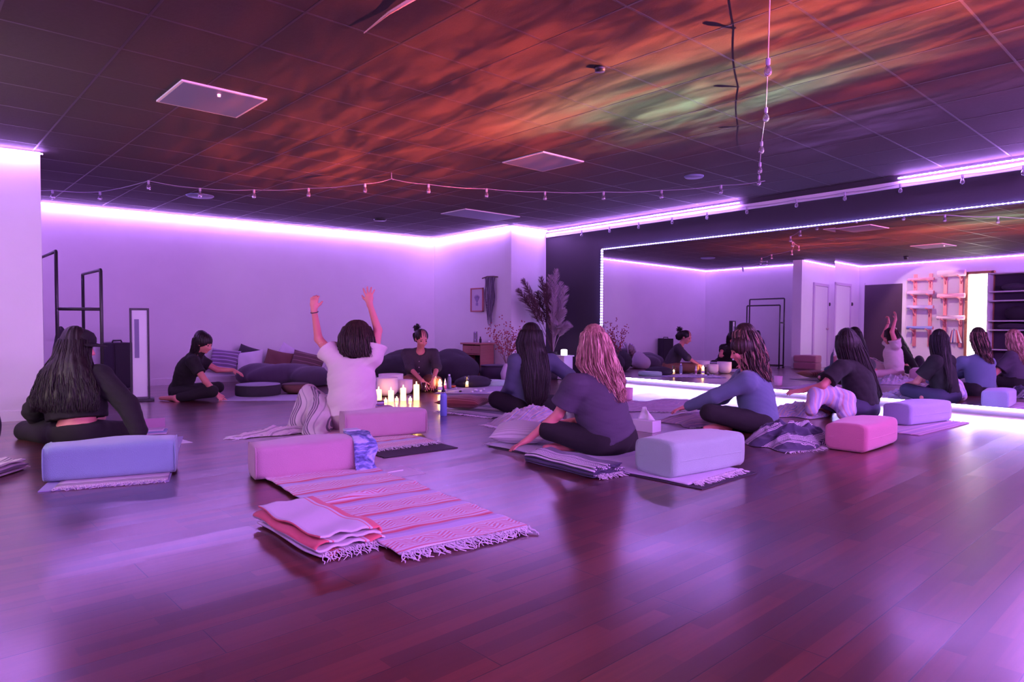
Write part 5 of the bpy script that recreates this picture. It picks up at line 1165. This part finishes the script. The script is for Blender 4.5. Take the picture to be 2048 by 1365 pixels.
for nm, c_, d_ in (('frame_side', (-wH / 2, 0, HH / 2 + .01), (.022, .09, HH - .02)), ('frame_side', (wH / 2, 0, HH / 2 + .01), (.022, .09, HH - .02)), ('frame_top', (0, 0, HH), (wH + .022, .09, .025)), ('base', (0, 0, .015), (.30, .26, .03))):
    m = MB(); m.box(c_, d_); m.obj(nm, M_BLACK, er, bevel=.004)
m = MB(); m.box((-.03, -.028, HH * .68), (.05, .006, HH * .42)); m.obj('dark_slot', mat('slot', (.22, .18, .34), .4), er)

# cabinet against the short wall
M_WOOD = NT('reddish_cabinet_wood'); g_ = M_WOOD.noise(M_WOOD.coord('Object', (3, 3, 30)), 1.0, 4); M_WOOD.P(Base_Color=M_WOOD.mix(g_, (.30, .11, .09), (.44, .18, .14)), Roughness=.45); M_WOOD = M_WOOD.m
C0 = fl(961, 756); cr = empty('bedside_cabinet', (C0[0], C0[1], 0), 0, 'reddish wooden cabinet with a drawer and open shelf against the right alcove wall', 'cabinet')
Hc_, Wy, Dx = .60, .50, 7.93 - C0[0] + .0
def bxp(nm, c, d, m, par=cr, bv=.004): q = MB(); q.box(c, d); return q.obj(nm, m, par, bevel=bv)
bxp('top', (Dx / 2 - .01, Wy / 2, Hc_ - .012), (Dx + .05, Wy + .06, .03), M_WOOD, bv=.008)
bxp('side_panel', (Dx / 2, .010, Hc_ / 2), (Dx, .02, Hc_ - .03), M_WOOD); bxp('side_panel', (Dx / 2, Wy - .01, Hc_ / 2), (Dx, .02, Hc_ - .03), M_WOOD); bxp('back_panel', (Dx - .02, Wy / 2, Hc_ / 2), (.015, Wy - .04, Hc_ - .04), M_WOOD)
bxp('bottom_panel', (Dx / 2, Wy / 2, .05), (Dx - .01, Wy - .04, .02), M_WOOD); bxp('shelf', (Dx / 2, Wy / 2, Hc_ - .20), (Dx - .02, Wy - .04, .02), M_WOOD)
dr = bxp('drawer', (.012, Wy / 2, Hc_ - .115), (.02, Wy - .05, .14), M_WOOD); q = MB(); q.lathe((-.004, Wy / 2, Hc_ - .115), [(.002, -.012), (.012, -.01), (.014, 0), (.006, .01), (.004, .014)], 12, np.array([[0, 0, 1], [0, 1, 0], [-1, 0, 0]])); q.obj('knob', M_WOOD, dr, True)
bxp('inner_dark_back', (Dx - .035, Wy / 2, .22), (.01, Wy - .05, .33), M_CHAR); bxp('plinth', (Dx / 2, Wy / 2, .02), (Dx - .03, Wy - .03, .04), M_WOOD)
def small(name, label, cat, c, prof, m, n=16):
    o_ = MB(); o_.lathe((0, 0, 0), prof, n); q = o_.obj(name, m, None, True); q.location = tuple(c); return tag(q, label, cat)
zt = Hc_ + .0045
small('glass_vase', 'tall clear glass vase on the cabinet', 'vase', (C0[0] + .12, C0[1] + .28, zt), [(.035, 0), (.04, .01), (.038, .20), (.036, .20), (.035, .012), (.002, .01)], M_GLASS)
small('small_bottle', 'small dark bottle right of the glass vase on the cabinet', 'bottle', (C0[0] + .14, C0[1] + .17, zt), [(.02, 0), (.022, .06), (.01, .08), (.009, .11)], M_CHAR)
small('tealight_cup', 'small pale cup near the right end of the cabinet top', 'cup', (C0[0] + .28, C0[1] + .10, zt), [(.02, 0), (.025, .035), (.022, .035), (.018, .006), (.002, .005)], M_PAPER)
drum('floor_pouf', 'round plum pouf in front of the cabinet', 'pouf', 990, 762, .26, .24, M_PLUM, M_PLUM, [(.20, 0), (.25, .03), (.265, .12), (.25, .21), (.22, .236)])
drum('folded_mat_pad', 'round pale lavender pad lying before the plum pouf', 'cushion', 985, 774, .22, .07, M_PALE, M_PALE)
q = fl(945, 776); bean('low black floor cushion in front of the cabinet', q, [((UP * .06 + FW * .2), (.30, .24, .10))], M_CHAR, seed=12, name='floor_cushion', cat='cushion')

# berries in a vase
q = _C + (w(1013, 700, 1) - _C) * (7.40 / (w(1013, 700, 1) - _C)[0]); q[2] = 0; vr = empty('berry_branches', (q[0], q[1], 0), 0, 'vase of dry branches with small red berries behind the person in the slate top', 'plant'); m = MB(); m.lathe((0, 0, 0), [(.06, 0), (.09, .05), (.10, .14), (.06, .24), (.045, .28), (.05, .30), (.045, .30), (.04, .27)], 20); m.obj('vase', mat('pale_ceramic', (.6, .5, .62), .4), vr, True)
rs = np.random.RandomState(8); mb = MB(); mb2 = MB()
for i in range(22):
    a = rs.uniform(0, 6.28); L_ = rs.uniform(.40, .68); p = np.array((0, 0, .27)); d = nz((math.cos(a) * .5, math.sin(a) * .35, 1)); pts = []
    for k in range(7):
        pts.append(p.copy()); p = p + d * L_ / 6; d = nz(d + rs.normal(size=3) * .18)
        if k > 1:
            for _ in range(3):
                b_ = p + rs.normal(size=3) * .022; mb2.lathe(b_, [(.001, -.011), (.009, -.006), (.012, 0), (.009, .006), (.001, .011)], 6)
    mb.tube(pts, [.004, .0035, .003, .0025, .002, .002, .001], 5)
mb.obj('branches', mat('dry_twig', (.22, .13, .12), .8), vr, True); o = mb2.obj('berries', mat('red_berry', (.32, .04, .05), .4), vr, True); o['kind'] = 'stuff'
# pampas grass; the dark left plumes model its shadow on the pillar
q = _C + (w(1106, 700, 1) - _C) * (8.33 / (w(1106, 700, 1) - _C)[0]); q[2] = 0; pr_ = empty('pampas_grass', (q[0], q[1], 0), 0, 'tall floor vase of feathery dried pampas grass against the pillar and dark wall', 'plant'); m = MB(); m.lathe((0, 0, 0), [(.09, 0), (.12, .06), (.13, .22), (.09, .38), (.07, .45), (.08, .47), (.07, .46), (.06, .42)], 24); m.obj('vase', M_CHAR, pr_, True)
M_PAMP = mat('pampas_plume', (.42, .30, .36), .95); M_PAMSH = mat('grass_shadow_tone', (.10, .045, .055), .95)
dq = (q - _C) @ _F
for i, (tx, ty, dd, mm) in enumerate(((1036, 580, -.15, M_PAMSH), (1046, 560, -.05, M_PAMSH), (1058, 592, -.25, M_PAMSH), (1074, 585, .10, M_PAMSH), (1082, 556, .0, M_PAMSH), (1091, 570, -.2, M_PAMSH), (1100, 552, .0, M_PAMP), (1112, 540, -.1, M_PAMP), (1122, 566, .1, M_PAMP), (1132, 575, -.1, M_PAMP), (1106, 600, -.2, M_PAMP), (1126, 620, -.2, M_PAMP), (1116, 650, -.3, M_PAMP), (1104, 640, .1, M_PAMP), (1136, 650, -.1, M_PAMP))):
    tip = w(tx, ty, dq + dd) - np.array((q[0], q[1], 0)); b0_ = np.array((0, 0, .44)); pts = []; mid_ = b0_ * .35 + tip * .65; mid_[2] += .08
    for k in range(13):
        t = k / 12; pts.append((1 - t) ** 2 * b0_ + 2 * t * (1 - t) * (b0_ + (mid_ - b0_) * .7 + (0, 0, .12)) + t * t * tip)
    st = MB(); st.tube(pts, [.004] * 10 + [.003, .002, .001], 5); stem = st.obj('stem', mm, pr_, True); pl_ = MB(); rs = np.random.RandomState(i)
    for k in range(240):
        t = rs.uniform(.42, 1.0); j = min(int(t * 12), 11); p = pts[j] + (pts[j + 1] - pts[j]) * (t * 12 - j); tg = nz(pts[j + 1] - pts[j]); side = nz(np.cross(tg, rs.normal(size=3))); l = .10 * math.sin(math.pi * min(1, (t - .38) / .64)) ** .7 + .02
        pl_.tube([p, p + side * l * .5 + tg * l * .6, p + side * l * .72 + tg * l * 1.15 - UP * l * .25], [.0035, .0028, .001], 3, False)
    o = pl_.obj('plume', mm, stem, False); o['kind'] = 'stuff'
# lit side table near the mirror corner
q = _C + (w(1137, 700, 1) - _C) * (8.42 / (w(1137, 700, 1) - _C)[0]); q[2] = 0; tb = empty('side_table', (q[0], q[1], 0), -.05, 'small white side table in the corner between pillar and mirror', 'side table'); m = MB(); m.box((0, .1, .40), (.24, .24, .02)); m.obj('tabletop', M_TRIM, tb, bevel=.004)
m = MB(); m.box((0, .1, .20), (.20, .20, .38)); m.obj('body', M_TRIM, tb, bevel=.004)
m = MB(); m.lathe((0, 0, 0), [(.05, 0), (.055, .01), (.055, .09), (.04, .10), (.002, .102)], 20); o = m.obj('oil_diffuser', emat('glowing_diffuser', (1.0, .92, 1.0), 2.2), None, True); o.location = (q[0], q[1] + .1, .4105); tag(o, 'glowing white oil diffuser on the small white side table', 'diffuser')

# framed print and woven hanging on the right alcove wall
def onwall(px, py, X=7.93): r = _F + _rt * ((px - 1024) / FPX) + _U * ((682.5 - py) / FPX); return _C + r * (X / r[0])
p0, p1 = onwall(942, 577), onwall(967, 624); pc = (p0 + p1) / 2; fr = empty('picture_frame', (7.925, pc[1], pc[2]), 0, 'reddish wooden picture frame with a pale plant drawing on the alcove wall', 'picture'); fw_, fh_ = abs(p0[1] - p1[1]), abs(p0[2] - p1[2])
for nm, c_, d_ in (('frame_rail', (0, 0, fh_ / 2 - .012), (.025, fw_, .024)), ('frame_rail', (0, 0, -fh_ / 2 + .012), (.025, fw_, .024)), ('frame_stile', (0, fw_ / 2 - .012, 0), (.025, .024, fh_)), ('frame_stile', (0, -fw_ / 2 + .012, 0), (.025, .024, fh_))): m = MB(); m.box(c_, d_); m.obj(nm, mat('red_wood_frame', (.45, .14, .14), .5), fr, bevel=.002)
m = MB(); m.box((.004, 0, 0), (.006, fw_ - .04, fh_ - .04)); mt = m.obj('print', mat('print_paper', (.62, .54, .66), .7), fr)
m = MB()
for k in range(7): a = (k - 3) * .32; m.tube([(-.001, 0, -.05), (-.002, math.sin(a) * .05, .0 + math.cos(a) * .03), (-.002, math.sin(a) * .09, .0 + math.cos(a) * .10)], [.006, .010, .002], 6)
m.box((-.001, 0, -.08), (.004, .06, .05)); m.obj('plant_drawing', mat('drawing_ink', (.30, .22, .42), .7), mt)
p0, p1 = onwall(968, 555), onwall(996, 553); z1_ = p0[2]; mc = empty('woven_wall_hanging', (7.925, (p0[1] + p1[1]) / 2, z1_), 0, 'dark fibre wall hanging on a stick, right of the picture frame', 'wall hanging'); hw = abs(p0[1] - p1[1]) / 2
m = MB(); m.tube([(-.02, hw * 1.1, -.02), (-.02, hw * .4, .005), (-.02, -hw * .5, 0), (-.02, -hw * 1.1, -.015)], .012, 8); m.obj('stick', mat('driftwood', (.12, .07, .07), .8), mc, True)
rs = np.random.RandomState(5); mA, mB2 = MB(), MB()
for k in range(26):
    y = -hw * .75 + hw * 1.5 * k / 25; L_ = .55 + .35 * math.sin(k / 25 * math.pi) + rs.uniform(-.05, .05); pts = [(-.02 - .006 * math.sin(t * 5 + k), y * (1 - .35 * t) + .02 * math.sin(t * 7 + k * .4), -.01 - L_ * t) for t in np.linspace(0, 1, 12)]
    (mA if k % 3 else mB2).tube(pts, [.006] * 10 + [.004, .002], 5)
mA.obj('cords', mat('grey_cord', (.20, .16, .24), .9), mc, True)['kind'] = 'stuff'; mB2.obj('dark_cords', mat('dark_cord', (.05, .03, .05), .9), mc, True)['kind'] = 'stuff'

# ------------------------------------------------------------------ string lights, ceiling fittings
M_BULB = mat('bulb_glass', (.85, .78, .95), .08, trans=.85); M_CORD = mat('pale_cord', (.40, .34, .46), .6)
def string(label, pts, cordpts, m=M_CORD, drop=.03):
    base = np.array(cordpts[0], float); root = empty('string_lights', base, 0, label, 'string lights', None); mb = MB(); cp = [np.array(p, float) - base for p in cordpts]; fine = []
    for a, b in zip(cp[:-1], cp[1:]):
        for k in range(6): t = k / 6; q = a + (b - a) * t; q = q - UP * .012 * math.sin(math.pi * t); fine.append(q)
    fine.append(cp[-1]); mb.tube(fine, .0035, 6); mb.obj('cord', m, root, True)
    for p in pts:
        p = np.array(p, float) - base; s_ = MB(); s_.lathe(p, [(.011, .004), (.013, 0), (.013, -.032), (.010, -.036)], 12); so = s_.obj('bulb_socket', m, root, True)
        g = MB(); g.lathe(p, [(.009, -.034), (.014, -.045), (.021, -.062), (.023, -.078), (.018, -.094), (.003, -.101)], 14); g.obj('bulb', M_BULB, so, True)
ptsA = [fl(px, py, 2.5) for px, py in ((105, 381), (200, 384), (297, 369), (400, 377), (508, 380), (617, 377), (730, 368), (857, 369), (973, 378), (1090, 384), (1207, 384), (1323, 381), (1442, 371))]
for i in (2,): ptsA[i][2] = 2.54
e0 = np.array((1.16, 10.3, 2.5)); hk = fl(783, 358, 2.56); cA = [fl(40, 377, 2.5) + (0, 0, .0)] + [p for p in ptsA[:7]] + [hk] + [p for p in ptsA[7:]] + [fl(1530, 362, 2.5)]
string('string of clear bulbs swagged across the far half of the ceiling', ptsA, cA)
for p_, lb in ((hk, 'small ceiling hook holding the long swagged string of bulbs'),):
    m = MB(); m.tube([(0, 0, HC - p_[2]), (0, 0, .01), (.02, 0, -.008), (.03, 0, .004)], .004, 6); o = m.obj('ceiling_hook', M_CORD, None, True); o.location = tuple(p_); tag(o, lb, 'hook')
ptsB = [rw(y, .06, 2.515) for y in (7.67, 7.05, 6.45, 5.82, 5.22, 4.6, 3.91, 3.31, 2.69, 2.08, 1.55)]; cB = [rw(8.4, .05, 2.53)] + ptsB + [rw(.9, .06, 2.52)]
string('string of clear bulbs hung along the ledge above the mirror', ptsB, cB)
ptsC = [fl(px, py, 2.49) for px, py in ((1536, 118), (1532, 216), (1523, 284), (1520, 326), (1518, 352))]; cC = [fl(1541, -60, 2.50)] + ptsC + [fl(1517, 372, 2.5)]
string('string of clear bulbs running straight away overhead at the right', ptsC, cC)
M_PANEL = mat('light_diffuser_off', (.17, .21, .34), .5)
def lpanel(px, py, label, sx=.60, sy=.60, h=.014):
    q = fl(px, py, HC); x = GX0 + (round((q[0] - GX0 - .305) / .61)) * .61 + .305 if sx == .60 else q[0]; y = q[1]
    root = empty('ceiling_light_panel', (q[0], q[1], HC), 0, label, 'ceiling light', 'unlit ceiling light panels'); m = MB(); m.box((0, 0, -h / 2), (sx - .03, sy - .03, h)); m.obj('diffuser', M_PANEL, root, bevel=.003)
    for nm, c_, d_ in (('frame_edge', (0, sy / 2 - .008, -.006), (sx, .016, .012)), ('frame_edge', (0, -sy / 2 + .008, -.006), (sx, .016, .012)), ('frame_edge', (sx / 2 - .008, 0, -.006), (.016, sy - .032, .012)), ('frame_edge', (-sx / 2 + .008, 0, -.006), (.016, sy - .032, .012))): m = MB(); m.box(c_, d_); m.obj(nm, M_TRIM, root)
lpanel(1086, 323, 'unlit square ceiling light panel near the middle of the room'); lpanel(423, 199, 'unlit square ceiling light panel at the upper left'); lpanel(962, 430, 'farthest unlit ceiling light panel near the back corner', 1.1, .60)
def disc(px, py, r, m, name, label, cat, h=.02, group=None):
    q = fl(px, py, HC); mb = MB(); mb.lathe((0, 0, 0), [(r * .9, -h), (r, -h * .4), (r, -.001)][::-1], 28); o = mb.obj(name, m, None, True); o.location = (q[0], q[1], HC); return tag(o, label, cat, group)
disc(1388, 352, .11, M_PANEL, 'ceiling_speaker', 'round pale ceiling speaker grille beyond the vertical string of bulbs', 'ceiling speaker'); disc(400, 391, .17, M_PANEL, 'ceiling_speaker', 'round ceiling speaker grille above the back wall at the left', 'ceiling speaker')
for px, py, lb in ((760, 438, 'dark round ceiling vent near the back wall'), (1200, 134, 'small dark sprinkler plate in the orange light')):
    disc(px, py, .10 if py > 300 else .035, M_BLACK, 'ceiling_vent', lb, 'ceiling vent', .03)
disc(438, 185, .012, emat('red_indicator', (1, .2, .3), 3.0), 'indicator_light', 'tiny glowing indicator on the upper left ceiling panel', 'indicator', .03)
def track(px0, py0, px1, py1, label):
    a, b = fl(px0, py0, HC - .03), fl(px1, py1, HC - .03); root = empty('hanging_twig', a, 0, label, 'twig'); m = MB(); m.tube([(0, 0, 0), (b - a) * .5 + UP * .015, b - a], [.012, .009, .003], 6); m.obj('twig', mat('pale_twig', (.75, .45, .30), .6), root, True); c = (b - a) * .05; m = MB(); m.tube([c, c + np.array((.10, -.12, .02))], [.007, .002], 6); m.obj('side_twig', MATS['pale_twig'], root, True)
track(832, -6, 728, 66, 'pale hanging twig at the very top of the view'); 

# ------------------------------------------------------------------ left wall seen in the mirror
XL = -1.0
def wall_thing(name, label, cat, y, z, group=None): return empty(name, (XL, y, z), 0, label, cat, group)
d1 = empty('door_1', (XL, 7.72, 0), 0); d1['kind'] = 'structure'
m = MB(); m.box((.02, 0, 1.06), (.04, .92, 2.12)); m.obj('door_leaf', mat('plum_door', (.05, .025, .045), .45), d1, bevel=.004); m = MB(); m.lathe((.045, -.36, 1.0), [(.01, 0), (.028, .03), (.03, .045), (.015, .06)], 14, np.array([[0, 0, 1.], [0, 1, 0], [-1, 0, 0]])); m.obj('door_handle', mat('brass', (.6, .4, .5), .3, metal=1), d1, True)
for s_ in (-1, 1): m = MB(); m.box((.012, s_ * .51, 1.09), (.03, .08, 2.18)); m.obj('door_casing', M_TRIM, d1)
dv = nz(np.array((1.15 + 1.0, 8.08 - 8.35, 0))); dn = np.array((dv[1], -dv[0], 0)); ta = math.atan2(dv[1], dv[0])
d2 = empty('door_2', (np.array((-1.0, 8.35, 0)) + dv * 1.02)[:3], ta); d2['kind'] = 'structure'
m = MB(); m.box((0, -.012, 1.02), (.80, .03, 2.04)); m.obj('door_leaf', M_TRIM, d2, bevel=.004)
for c_, d_ in (((-.44, -.018, 1.05), (.07, .036, 2.10)), ((.44, -.018, 1.05), (.07, .036, 2.10)), ((0, -.018, 2.09), (.95, .036, .07))): m = MB(); m.box(c_, d_); m.obj('door_casing', mat('lilac_casing_paint', (.62, .50, .66), .5), d2, bevel=.003)  # casing in a darker lilac than the leaf
m = MB(); m.lathe((-.34, -.03, .98), [(.01, 0), (.028, .03), (.03, .045), (.015, .06)], 14, np.array([[1., 0, 0], [0, 0, -1], [0, 1, 0]])); m.obj('door_handle', mat('brass', (.6, .4, .5), .3, metal=1), d2, True)
tp = np.array((-1.0, 8.35, 1.62)) + dv * .45; th_ = empty('thermostat', tp, ta, 'small dark thermostat on the white wall beside the white door, seen in the mirror', 'thermostat'); m = MB(); m.lathe((0, 0, 0), [(.045, .001), (.045, .02), (.04, .028)], 20, np.array([[1., 0, 0], [0, 0, -1], [0, 1, 0]])); m.obj('dial', M_BLACK, th_, True)
# peg racks with rolled mats
M_PEG = mat('pink_stained_wood', (.62, .22, .24), .5); M_ROLL = mat('rolled_mat_foam', (.80, .62, .70), .8)
def mat_rack(y0, y1, label, zz, rolls):
    root = wall_thing('wall_mat_rack', label, 'mat rack', (y0 + y1) / 2, 0, 'wooden mat racks on the far left wall'); hw = abs(y1 - y0) / 2
    for s_ in (-1, 1):
        m = MB(); m.box((.018, s_ * hw * .58, 1.45), (.032, .075, 1.75)); up_ = m.obj('upright', M_PEG, root, bevel=.004)
        for z in zz:
            m = MB(); m.tube([(.03, s_ * hw * .58, z), (.24, s_ * hw * .58, z + .05)], .016, 8); m.obj('peg', M_PEG, up_, True)
            m = MB(); m.tube([(.03, s_ * hw * .58, z - .13), (.12, s_ * hw * .58, z + .01)], .012, 8); m.obj('brace', M_PEG, up_, True)
    for z, r, mm, lb in rolls:
        rr = empty('rolled_yoga_mat', (XL + .13, (y0 + y1) / 2, z + .035 + r), 0, lb, 'yoga mat', 'rolled mats on the wall racks'); m = MB(); sp_ = []
        m.tube([(0, -hw * .98, 0), (0, hw * .98, 0)], r, 20); m.obj('roll', mm, rr, True)
        for s_ in (-1, 1):
            m = MB(); m.tube([(math.cos(a) * r * (.2 + .75 * a / 18.8), s_ * hw * .985, math.sin(a) * r * (.2 + .75 * a / 18.8)) for a in np.linspace(0, 18.8, 40)], .004, 5); m.obj('rolled_edge', M_PEG, rr, True)
M_R2 = mat('pink_foam', (.74, .36, .46), .8); M_R3 = mat('lilac_foam', (.62, .56, .80), .8)
mat_rack(7.08, 6.48, 'left wooden rack of rolled mats on the far wall, nearest the dark door', (2.12, 1.78, 1.44, .95), [(2.12, .035, M_R2, 'thin pink mat on the top pegs of the rack nearest the dark door'), (1.78, .055, M_ROLL, 'fat pale mat on the second pegs of the rack nearest the dark door'), (1.44, .045, M_R3, 'white mat on the third pegs of the rack nearest the dark door'), (.95, .04, mat('blue_foam', (.28, .34, .66), .8), 'blue mat on the lowest pegs of the rack nearest the dark door')])
mat_rack(6.40, 5.82, 'right wooden rack of rolled mats on the far wall, next to the bright tall frame', (2.18, 1.68, 1.18), [(2.18, .075, M_ROLL, 'fat pale mat on the top pegs of the rack beside the bright frame'), (1.68, .055, M_R2, 'pale pink mat on the middle pegs of the rack beside the bright frame'), (1.18, .05, M_ROLL, 'striped pale mat on the low pegs of the rack beside the bright frame')])
hb = wall_thing('hanging_blanket', 'striped pink and blue blanket hanging below the right mat rack', 'blanket', 6.05, .78); lst = [(0, W_), (.2, (.10, .10, .40)), (.32, W_), (.45, RD), (.6, (.8, .4, .45)), (.75, (.10, .10, .40)), (.85, W_)]; ms = serape('hanging_stripes', lst, .16)
sheet('woven_cloth', (.06, -.14, -.25), (0, 1, 0), (0, 0, 1), .30, .001, ms, None, None, 2, 2, .004, hb) if False else None
U, V = np.meshgrid(np.linspace(0, 1, 30), np.linspace(0, 1, 14), indexing='ij'); vs = np.stack([.06 + .03 * np.sin(U * 22) * (1 - V * .6), (U - .5) * .34 * (1 - V * .55), .30 * V - .1], -1).reshape(-1, 3); m = MB(); m.v = [tuple(p) for p in vs]; m.f = [(i * 14 + j, (i + 1) * 14 + j, (i + 1) * 14 + j + 1, i * 14 + j + 1) for i in range(29) for j in range(13)]
o = m.obj('woven_cloth', ms, hb, True, uv=np.stack([V.ravel() * .3, U.ravel() * .34], 1)); s_ = o.modifiers.new('thickness', 'SOLIDIFY'); s_.thickness = .006
m = MB(); m.tube([(.0, 0, .19), (.08, 0, .20), (.09, 0, .23)], .006, 6); m.obj('hook', M_BLACK, hb, True)
# the bright tall frame
w1 = empty('window_1', (XL, 5.56, 1.25), 0); w1['kind'] = 'structure'; FH, FWD = 2.06, .52
for nm, c_, d_ in (('window_frame', (.03, 0, FH / 2), (.06, FWD, .06)), ('window_frame', (.03, 0, -FH / 2), (.06, FWD, .06)), ('window_frame', (.03, FWD / 2, 0), (.06, .06, FH + .06)), ('window_frame', (.03, -FWD / 2, 0), (.06, .06, FH + .06))): m = MB(); m.box(c_, d_); m.obj(nm, mat('amber_wood_frame', (.35, .14, .08), .45), w1, bevel=.004)
m = MB(); m.box((.012, 0, 0), (.01, FWD - .06, FH - .06)); m.obj('bright_pane', emat('daylit_pane', (1.0, .93, .86), 11.0), w1)
# shelf unit with dark things
sh = wall_thing('open_shelf_unit', 'lilac open shelf unit at the right end of the mirror view', 'shelf', 4.85, 0); 
for z in (.15, .55, .98, 1.18, 1.62, 1.82, 2.22): m = MB(); m.box((.15, 0, z), (.30, .90, .025)); m.obj('shelf', M_TRIM, sh)
for y in (-.45, .45): m = MB(); m.box((.15, y, 1.18), (.30, .025, 2.12)); m.obj('side_panel', M_TRIM, sh)
m = MB(); m.box((.008, 0, 1.18), (.012, .88, 2.10)); m.obj('back_panel', M_PLUM, sh)
for k, (y, z, sx, sz, mm, lb) in enumerate(((4.85, 1.835, .5, .16, M_PLUM, 'dark folded blanket on the second shelf from the top'), (4.80, 1.195, .42, .30, M_CHAR, 'black bag on the middle shelf of the lilac shelf unit'), (4.85, .995, .6, .13, M_PLUM, 'dark folded blanket on the narrow lower shelf'))):
    q = bean(lb, (XL + .16, y), [((0, 0, sz / 2), (.11, sx / 2, sz / 2))], mm, .004, 20 + k, name='folded_bundle', cat='bundle', h=.012); q.location.z = z + 0.0
# flower in front of the bright frame
fr_ = empty('yellow_flower', (XL + .45, 5.45, 0), 0, 'yellow pompom flower in a dark vase before the bright tall frame, seen in the mirror', 'flower'); m = MB(); m.lathe((0, 0, 0), [(.07, 0), (.10, .1), (.08, .3), (.04, .42), (.045, .44)], 18); m.obj('vase', M_CHAR, fr_, True); m = MB(); m.tube([(0, 0, .4), (.01, .02, .66), (.0, .03, .80)], .004, 6); m.obj('stem', mat('flower_stem', (.1, .16, .05), .7), fr_, True)
bm = bmesh.new(); bmesh.ops.create_icosphere(bm, subdivisions=3, radius=.085)
for v in bm.verts: v.co *= 1 + .10 * math.sin(v.co.x * 160) * math.sin(v.co.y * 150) * math.sin(v.co.z * 140)
me = bpy.data.meshes.new('blossom'); bm.to_mesh(me); bm.free(); o = link('blossom', me, mat('yellow_petals', (.75, .55, .05), .7), fr_, True); o.location = (0, .03, .86)
# warm can light over the racks
sc_ = empty('ceiling_can_light', (.35, 6.55, HC), 0, 'small lit ceiling can shining on the mat racks', 'ceiling light'); m = MB(); m.lathe((0, 0, 0), [(.05, -.001), (.055, -.02), (.045, -.07), (.035, -.07), (.04, -.02)], 20); m.obj('housing', M_BLACK, sc_, True)
l = bpy.data.lights.new('can_light', 'SPOT'); l.energy = 170; l.color = (1.0, .62, .66); l.spot_size = math.radians(82); l.spot_blend = .35; l.shadow_soft_size = .02; lo = bpy.data.objects.new('can_light', l); COL.objects.link(lo); lo.parent = sc_; lo.location = (0, 0, -.08); lo.rotation_euler = Vector((XL - .35, -.0, 1.5 - HC)).to_track_quat('-Z', 'Y').to_euler()

# left edge of the view
q = fl(-36, 912); bean('black upright bag cut off by the left edge', q, [((0, 0, .17), (.10, .10, .18)), ((0, 0, .24), (.09, .09, .15))], M_CHAR, .006, 30, name='black_bag', cat='bag')
A_, B_ = fl(-60, 975), fl(58, 938); 
folded('folded cream blanket cut off by the left edge', A_, B_, .34, .075, M_SER_GREY, layers=2, seed=9)
m = MB(); q = fl(1768, 793); vessel('small_water_bottle', 'small clear water bottle at the foot of the mirror', 'bottle', 1770, 806, [(.028, 0), (.03, .005), (.03, .09), (.012, .12)], mat('blue_tinted_plastic', (.45, .5, .85), .12, trans=.6), [('cap', [(.012, .119), (.014, .122), (.014, .138), (.011, .14)], M_PAPER)])
q = fl(1256, 800); vessel('pink_cup', 'pink cup standing near the foot of the mirror behind the blonde person', 'cup', 1256, 800, [(.05, 0), (.055, .01), (.065, .15), (.06, .15), (.05, .012), (.002, .01)], mat('pink_plastic', (.78, .38, .55), .5))
